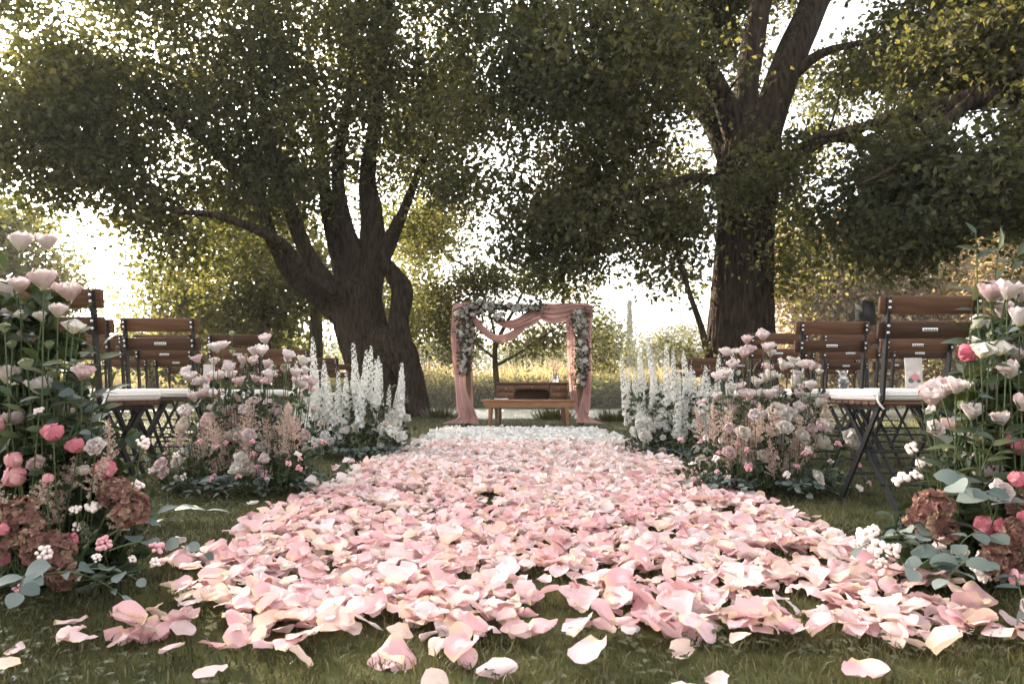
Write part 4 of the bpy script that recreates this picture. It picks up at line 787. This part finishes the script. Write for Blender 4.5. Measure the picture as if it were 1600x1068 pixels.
near_arr('tall arrangement of blush lisianthus and bright pink peonies, trailing eucalyptus on grass, chair behind', 1.72, 62,
  [('lis', 33, 375, 44), ('lis', 73, 375, 40), ('lis', 66, 433, 50), ('lis', 108, 452, 46), ('lis', 12, 448, 46), ('lis', 30, 442, 40), ('lis', 90, 482, 34), ('liswhite', 62, 492, 27), ('bud', 114, 522, 22), ('lis', 48, 526, 38), ('lis', 14, 582, 44), ('lis', 64, 601, 46), ('lis', 6, 490, 36), ('bud', 43, 577, 18), ('bud', 36, 500, 16), ('bud', 76, 545, 16), ('bud', 20, 545, 16), ('bud', 88, 590, 15), ('bud', 52, 560, 17), ('bud', 8, 520, 16), ('lis', -30, 420, 48), ('lis', -40, 520, 46), ('lis', -30, 620, 44),
   ('peony', 84, 687, 40), ('peony', 122, 706, 34), ('peony', 165, 741, 44), ('peony', 30, 728, 34), ('peony', 32, 757, 44), ('peony', 75, 753, 22), ('peony', 6, 670, 34), ('peony', 13, 876, 26), ('peony', -30, 790, 44), ('peony', 12, 830, 24), 
   ('berry', 62, 643, 20), ('berry', 48, 670, 28), ('berry', 59, 701, 18), ('berry', 222, 692, 30), ('berry', 119, 797, 24), ('berry', 118, 824, 22), ('berry', 68, 864, 34), ('berrypink', 162, 850, 30), ('berry', 56, 899, 32), ('berrypink', 245, 856, 26), ('berry', 243, 880, 24), ('berry', 146, 793, 30), ('berry', 206, 875, 18), ('berry', 28, 596, 26), ('berry', 215, 760, 26), ('berry', 150, 872, 20), ('berrypink', 30, 932, 24),
   ('astilbe', 118, 760, 90), ('astilbe', 100, 740, 80), ('astilbe', 188, 830, 62), ('astilbe', 80, 820, 84), ('astgreen', 137, 850, 44), ('astilbe', 10, 805, 74), ('astilbe', 172, 722, 56), ('astilbe', 60, 790, 70), ('astilbe', 140, 770, 70),
   ('rosepink', 150, 700, 34), ('lis', 100, 640, 40), ('lis', 25, 650, 42), ('rosepink', 60, 730, 34), ('rose', 130, 742, 30), ('peony', 55, 880, 30), ('peony', 110, 850, 30), ('rosepink', 190, 765, 30), ('lis', 130, 580, 36), ('lis', 0, 545, 40), ('hydra', 203, 795, 64), ('hydra', 180, 770, 56), ('hydra', 92, 862, 70), ('hydra', 35, 808, 72), ('hydra', 60, 845, 60), ('hydra', 5, 850, 66), ('hydra', 100, 900, 50)],
  [('eucalong', (150, 850, 1.6), (335, 800, 1.85), 11, 1.2), ('euca', (170, 860, 1.6), (320, 865, 1.75), 8, 1.0), ('euca', (100, 900, 1.5), (215, 905, 1.5), 8, .9), ('eucalong', (60, 900, 1.5), (190, 930, 1.48), 9, .9), ('euca', (40, 900, 1.5), (30, 925, 1.42), 6, 1.2), ('euca', (90, 660, 1.72), (130, 560, 1.7), 7, 1.25), ('euca', (100, 700, 1.72), (150, 620, 1.7), 6, 1.1), ('euca', (60, 700, 1.7), (95, 610, 1.62), 6, 1.1)],
  [(50, 560, 70, 90, 26), (70, 690, 95, 70, 60), (90, 810, 120, 80, 90), (70, 890, 120, 40, 60), (-30, 700, 80, 200, 70), (20, 480, 60, 40, 6)],
  [(160, 540, 1.7, 9), (150, 605, 1.66, 8), (175, 600, 1.7, 8), (120, 640, 1.62, 8), (60, 560, 1.6, 8), (20, 620, 1.6, 8), (130, 490, 1.75, 7), (10, 420, 1.75, 7), (100, 560, 1.66, 8)])
near_arr('tall arrangement of blush lisianthus, coral peonies and round eucalyptus leaves at carpet edge', 1.78, 1565,
  [('lis', 1550, 452, 50), ('lis', 1578, 450, 46), ('lis', 1569, 480, 42), ('lis', 1594, 458, 36), ('lis', 1596, 492, 44), ('lis', 1586, 550, 44), ('lis', 1456, 614, 52), ('lis', 1474, 604, 44), ('lis', 1543, 604, 46), ('lis', 1496, 600, 38), ('lis', 1563, 652, 34), ('bud', 1533, 560, 24), ('bud', 1560, 556, 24), ('peony', 1503, 562, 40), ('rosepink', 1459, 673, 32), ('lis', 1630, 520, 46), ('lis', 1640, 600, 46),
   ('bud', 1520, 540, 14), ('bud', 1545, 530, 14), ('bud', 1500, 640, 15), ('bud', 1580, 590, 15), ('bud', 1492, 720, 18), ('bud', 1480, 712, 16), ('bud', 1530, 690, 15), ('bud', 1440, 620, 12), ('bud', 1570, 610, 15), ('bud', 1516, 610, 14),
   ('peony', 1553, 699, 42), ('peony', 1590, 661, 38), ('peony', 1586, 706, 36), ('open', 1528, 738, 66), ('peony', 1525, 828, 44), ('peony', 1594, 818, 36), ('peony', 1640, 740, 44), ('rosepink', 1592, 600, 30),
   ('rosepink', 1515, 690, 36), ('lis', 1490, 660, 40), ('lis', 1575, 575, 40), ('lis', 1520, 640, 38), ('rosepink', 1560, 770, 40), ('peony', 1590, 760, 38), ('rose', 1500, 870, 30), ('peony', 1560, 830, 32), ('lis', 1600, 625, 42), ('liswhite', 1530, 500, 34), ('hydra', 1456, 795, 72), ('hydra', 1440, 820, 60), ('hydra', 1475, 825, 56), ('hydra', 1573, 862, 72), ('hydra', 1590, 840, 60), ('hydra', 1600, 790, 60), ('hydra', 1550, 880, 56),
   ('berry', 1428, 701, 28), ('berry', 1444, 725, 32), ('berry', 1432, 745, 26), ('berry', 1412, 752, 34), ('berry', 1354, 839, 40), ('berry', 1375, 857, 36), ('berry', 1398, 862, 34), ('berry', 1378, 882, 28), ('berry', 1528, 891, 36), ('berry', 1540, 872, 34), ('berry', 1470, 850, 28), ('berry', 1340, 850, 26), ('berrypink', 1478, 835, 34), ('berrypink', 1590, 905, 34), ('berry', 1456, 640, 18), ('berry', 1540, 905, 26), ('berry', 1610, 880, 34), ('berry', 1366, 830, 28)],
  [('euca', (1540, 800, 1.7), (1490, 755, 1.55), 5, 1.6), ('euca', (1550, 810, 1.65), (1540, 770, 1.52), 4, 1.5), ('euca', (1520, 880, 1.6), (1430, 890, 1.5), 7, 1.4), ('euca', (1540, 890, 1.55), (1480, 905, 1.42), 6, 1.3), ('euca', (1500, 840, 1.6), (1400, 830, 1.65), 6, 1.2), ('euca', (1560, 850, 1.6), (1500, 850, 1.48), 5, 1.4), ('eucalong', (1580, 900, 1.6), (1600, 950, 1.42), 6, 1.0), ('euca', (1480, 850, 1.6), (1345, 855, 1.6), 7, .9)],
  [(1560, 640, 70, 80, 60), (1560, 740, 85, 60, 60), (1530, 830, 110, 60, 80), (1560, 900, 90, 40, 60), (1650, 720, 70, 200, 60), (1580, 540, 40, 60, 12), (1440, 850, 60, 30, 14)],
  [(1525, 365, 1.8, 8), (1560, 390, 1.8, 9), (1590, 400, 1.75, 9), (1600, 440, 1.75, 8), (1515, 520, 1.75, 7), (1520, 470, 1.72, 7), (1590, 640, 1.65, 8), (1500, 680, 1.6, 8), (1560, 680, 1.6, 9), (1440, 660, 1.7, 6), (1470, 720, 1.6, 7)])

# ---- the middle pink arrangements and the white ones behind, grown to the photographed outline
def mid_arr(label, x0, x1, d0, h, white, seed):
    random.seed(seed); cx = (x0 + x1) / 2; hw = (x1 - x0) / 2; g = float(gz(cx, d0)); c = Vector((cx, d0, g))
    o = thing('flower_arrangement', label, 'flowers', c, 0, 'aisle flower arrangements')
    def at(u, zf, dv=.22): return Vector((cx + u * hw, d0 + random.uniform(-dv, dv) * (1 - .3 * zf), g + zf * h))
    def bs(p): return (cx + (p.x - cx) * .75 + random.uniform(-.04, .04), d0 + (p.y - d0) * .6, g + .02)
    if not white:
        for _ in range(52):
            u = random.uniform(-.85, .85); zf = random.uniform(.45, 1.0 - .22 * abs(u)); p = at(u, zf); bloom(o, random.choice(['lis', 'lis', 'lis', 'liswhite', 'rosepink']), p, (upv(p, c) + Vector((0, 0, .3))), bs(p), random.uniform(.8, 1.15))
        for _ in range(16): p = at(random.uniform(-.85, .85), random.uniform(.4, .98)); bloom(o, 'bud', p, upv(p, c) + Vector((0, 0, .5)), bs(p), random.uniform(.7, 1))
        for _ in range(34): p = at(random.uniform(-.85, .85), random.uniform(.10, .52), .26); p.y -= .10; bloom(o, random.choice(['rose', 'rose', 'rosepink', 'lis', 'open', 'liswhite']), p, upv(p, c) + Vector((0, -.5, 0)), bs(p), random.uniform(.8, 1.1))
        for _ in range(24): p = at(random.uniform(-.85, .85), random.uniform(.12, .40), .26); p.y -= .07; bloom(o, 'astilbe', p, (Vector((random.uniform(-.3, .3), -.15, 1))), bs(p), random.uniform(.85, 1.25))
        for _ in range(52): p = at(random.uniform(-1.15, 1.15), random.uniform(.05, .33), .3); p.y -= .06; bloom(o, random.choice(['berrypink', 'berrypink', 'berry']), p, upv(p, c), bs(p), random.uniform(.8, 1.2))
        for _ in range(16): p = at(random.uniform(-.9, .9), random.uniform(.3, .8)); sprig(o, random.choice(['ruscus', 'euca', 'euca']), bs(p), p, random.randint(6, 9), random.uniform(.7, 1.0))
        tall = [at(random.uniform(-.8, .8), random.uniform(.25, .66), .18) for _ in range(30)]; nl = .042
    else:
        for kq in range(34):
            u = -.95 + 1.9 * ((kq * .618) % 1); p = at(u, random.uniform(.12, .58 - .12 * abs(u)), .25); bloom(o, 'delph', p, Vector((u * .08 + random.uniform(-.10, .10), random.uniform(-.10, .10), 1)), bs(p), random.uniform(.68, 1.08))
        for _ in range(60): p = at(random.uniform(-1, 1), random.uniform(.05, .34), .3); p.y -= .08; bloom(o, random.choice(['rosewhite', 'rosewhite', 'rose', 'hydrawhite', 'liswhite']), p, upv(p, c) + Vector((0, -.5, 0)), bs(p), random.uniform(.75, 1.1))
        for _ in range(16): p = at(random.uniform(-1, 1), random.uniform(.3, .62)); bloom(o, random.choice(['liswhite', 'bud']), p, upv(p, c), bs(p), random.uniform(.6, .9))
        tall = [at(random.uniform(-.95, .95), random.uniform(.15, .6), .2) for _ in range(60)]; nl = .045
    for _ in range(30):
        a = random.uniform(-3.3, .15); p = c + Vector((math.cos(a) * hw * 1.15, math.sin(a) * .36, random.uniform(.015, .10))); q = c + Vector((math.cos(a) * hw * .5, math.sin(a) * .12, .05)); sprig(o, random.choice(['euca', 'euca', 'eucalong']), q, p, random.randint(6, 9), random.uniform(.85, 1.25), sag=.03)
    low = [at(random.uniform(-1, 1), random.uniform(.03, .25), .28) for _ in range(56)]
    foliage(o, tall + low, 8, .06, nl); return o
mid_arr('bushy arrangement of blush roses and peach astilbe on the gnarled-trunk side of the carpet', -1.64, -.98, 3.45, .78, False, 3)
mid_arr('bushy arrangement of blush roses and peach astilbe on the loudspeaker side of the carpet', .90, 1.58, 3.45, .76, False, 4)
mid_arr('white delphinium arrangement over white roses, on the gnarled-trunk side of the carpet', -1.72, -.80, 5.25, .82, True, 5)
mid_arr('white delphinium arrangement over white roses, on the loudspeaker side of the carpet', .88, 1.62, 5.25, .78, True, 6)

# ---- garlands on the arch
def garland(label, pts, n, seed):
    random.seed(seed); c0 = A(*pts[0][:2], -.16); o = thing('floral_garland', label, 'garland', c0, 0, 'garlands on the arch'); C = []
    for _ in range(n):
        px, py, rx, ry = random.choice(pts); a = random.uniform(0, 6.283); r_ = math.sqrt(random.random()); p = A(px + math.cos(a) * r_ * rx, py + math.sin(a) * r_ * ry, -.17 + random.uniform(-.05, .05)); C.append(p)
        p = p + Vector((0, -.07, 0))
        if random.random() < .62: bloom(o, random.choice(['rosewhite', 'rosepink', 'rose', 'hydrawhite', 'lis', 'liswhite']), p, Vector((random.uniform(-.6, .6), -1, random.uniform(-.2, .7))), p, random.uniform(.6, 1.05), False)
        elif random.random() < .5: put('leaf', random.choice(LEAF['euca'] + LEAF['ruscus']), o, orient(p, Vector((random.uniform(-.6, .6), -1, random.uniform(-.4, .6))), None, random.uniform(.8, 1.3)))
    foliage(o, C, 12, .08, .044); return o
garland('full garland of white blooms and greenery over the arch corner and beam', [(722, 492, 12, 12), (735, 485, 14, 10), (752, 479, 15, 11), (772, 479, 16, 10), (795, 480, 16, 8), (815, 481, 14, 5), (840, 482, 12, 5), (780, 495, 8, 8), (727, 515, 12, 14), (728, 535, 11, 14), (727, 555, 8, 14), (725, 572, 4, 9)], 210, 8)
garland('slim hanging garland of blush and white blooms on the other arch post', [(905, 492, 10, 10), (906, 510, 13, 12), (907, 530, 12, 14), (909, 552, 11, 14), (908, 572, 9, 12), (907, 592, 5, 10)], 120, 9)
# vase on the desk
vp = P(868, 597, 11.72); vz = dg + ztop; va = thing('glass_vase', 'glass vase of pale mauve flowers on the writing desk', 'vase', (vp.x, 11.72, vz + .001))
W0 = WM[va.name]; put('glass', MB().add(*tube(np.array([(0, 0, 0), (0, 0, .03), (0, 0, .07), (0, 0, .13), (0, 0, .16)]), [.05, .06, .062, .045, .05], 14)).mesh('glass', M['glass']), va, W0)
for k in range(11):
    a = random.uniform(0, 6.283); p = Vector((vp.x + math.cos(a) * .09 * random.random(), 11.72 + math.sin(a) * .08 * random.random(), vz + random.uniform(.2, .34))); bloom(va, random.choice(['lis', 'rosepink', 'astilbe']), p, (math.cos(a) * .6, math.sin(a) * .6 - .3, .8), (vp.x, 11.72, vz + .04), .7)

# ================================================================== PETAL CARPET
random.seed(11)
def carpet_petal(r, near):
    n = 7 if near else 4
    L = r.uniform(.040, .060); Wd = L * r.uniform(.95, 1.35); V, F_, g = petal_grid(L, Wd, 1.57 + r.uniform(-.5, .1), 1.57 + r.uniform(-.6, .45), r.uniform(-.06, .24), r.uniform(.02, .09), n, n, r, .38, r.uniform(-.9, 1.3))
    fold = r.uniform(-.6, .6) * (r.random() < .55); V[:, 2] += fold * np.maximum(0, V[:, 0]); ph = r.uniform(0, 9)
    for q in V: q[2] += .10 * L * mnoise.noise(Vector((q[0] / L * 2.6 + ph, q[1] / L * 2.6, ph))) + .05 * L * mnoise.noise(Vector((q[0] / L * 6 + ph, q[1] / L * 6, ph + 3)))
    V[:, 0] *= 1 + .10 * np.sin(V[:, 1] / L * 5 + ph); V[:, 1] -= L * .5; V[:, 2] -= V[:, 2].min(); return V, F_, g
PV = [carpet_petal(random.Random(k), True) for k in range(18)]; PVF = [carpet_petal(random.Random(k + 50), False) for k in range(18)]
TN = {'blush pink': [.08, .22, .33, .42], 'pale pink': [.5, .58, .66, .9], 'peach': [.74, .8, .84]}
PM = {c: [MB().add(V, F_, t, g).mesh('rose_petal', M['petal']) for V, F_, g in PV for t in random.sample(ts, 2)] for c, ts in TN.items()}
def edge_n(y, s): return .10 * mnoise.noise(Vector((y * 2.3, s, 0))) + .07 * mnoise.noise(Vector((y * 7, s, 2)))
pts = []
NP_ = 19000
yy = CY0 + (CY1 - CY0) * rng.random(NP_); 
for y in yy:
    l = CL + edge_n(y, 1) + .16 * (1 - sstep(1.36, 2.1, y)); r_ = CR + edge_n(y, 5) + .10 * sstep(6, 9, y); x = rng.uniform(l - .04, r_ + .04)
    e = min(x - l, r_ - x, (y - CY0 - .12 * mnoise.noise(Vector((x * 3, 7, 0)))) * 1.0, (CY1 - y) * .6)
    if e < 0 and rng.random() > .25: continue
    fr = 1 - sstep(1.4, 2.6, y)
    if e < .10 + .14 * fr and rng.random() > .38 + e * (5 - 2.6 * fr): continue
    if mnoise.noise(Vector((x * 5.5, y * 4.2, 4))) < -.33 + .07 * float(fr) and rng.random() < .88: continue
    pts.append((x, y))
for k in range(60): pts.append((rng.uniform(-.95, 1.15), 1.44 - abs(rng.normal(0, .11))))
for k in range(60): y = rng.uniform(1.4, 7); pts.append((rng.choice([-1, 1]) * rng.uniform(.98, 1.2) + .08, y))
pts = np.array(pts); ordr = np.argsort(pts[:, 1] + .0 * np.abs(pts[:, 0])); pts = pts[ordr]
infr = np.abs(pts[:, 0]) < pts[:, 1] * .76
near_idx = set(np.nonzero(infr)[0][:300].tolist()); cb = MB()
for k, (x, y) in enumerate(pts):
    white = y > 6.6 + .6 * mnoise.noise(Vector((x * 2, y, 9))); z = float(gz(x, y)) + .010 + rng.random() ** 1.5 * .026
    tilt = rng.normal(0, .27, 2); fl = rng.random() < .3
    Mx = T((x, y, z)) @ Matrix.Rotation(rng.uniform(0, 6.283), 4, 'Z') @ Matrix.Rotation(tilt[0] + (math.pi if fl else 0), 4, 'X') @ Matrix.Rotation(tilt[1], 4, 'Y') @ Matrix.Scale(rng.uniform(.75, 1.2), 4)
    if fl: Mx = T((0, 0, .018)) @ Mx
    if k in near_idx:
        c = rng.choice(list(TN), p=[.4, .42, .18]); tag(put('rose_petal', random.choice(PM[c]), None, Mx), f'{c} rose petal lying loose at the open end of the petal carpet', 'petal', f'{c} rose petals on the grass')
    else:
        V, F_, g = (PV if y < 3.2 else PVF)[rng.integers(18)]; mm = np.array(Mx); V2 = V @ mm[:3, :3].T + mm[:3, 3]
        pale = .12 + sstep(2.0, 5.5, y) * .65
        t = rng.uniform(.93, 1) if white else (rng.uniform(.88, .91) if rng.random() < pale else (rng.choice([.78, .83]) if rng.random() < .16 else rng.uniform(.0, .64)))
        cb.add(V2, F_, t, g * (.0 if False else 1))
tag(put('petal_carpet', cb.mesh('petal_carpet', M['petal'])), 'dense carpet of pink rose petals fading to white towards the arch', 'petals', kind='stuff')

# ================================================================== HAZE: the warm evening air over the river meadow
mh, n, out = nodes('evening_haze'); pv = n.nodes.new('ShaderNodeVolumePrincipled'); pv.inputs['Color'].default_value = (0.95, 0.93, 0.88, 1); pv.inputs['Density'].default_value = 0.0009; pv.inputs['Anisotropy'].default_value = 0.1
n.links.new(pv.outputs[0], out.inputs['Volume'])
tag(put('haze', MB().add(*box(-720, 720, -70, 1520, -2.2, 24)).mesh('haze', mh, False)), 'thin pale evening haze over lawn, river and meadow', 'haze', kind='stuff')
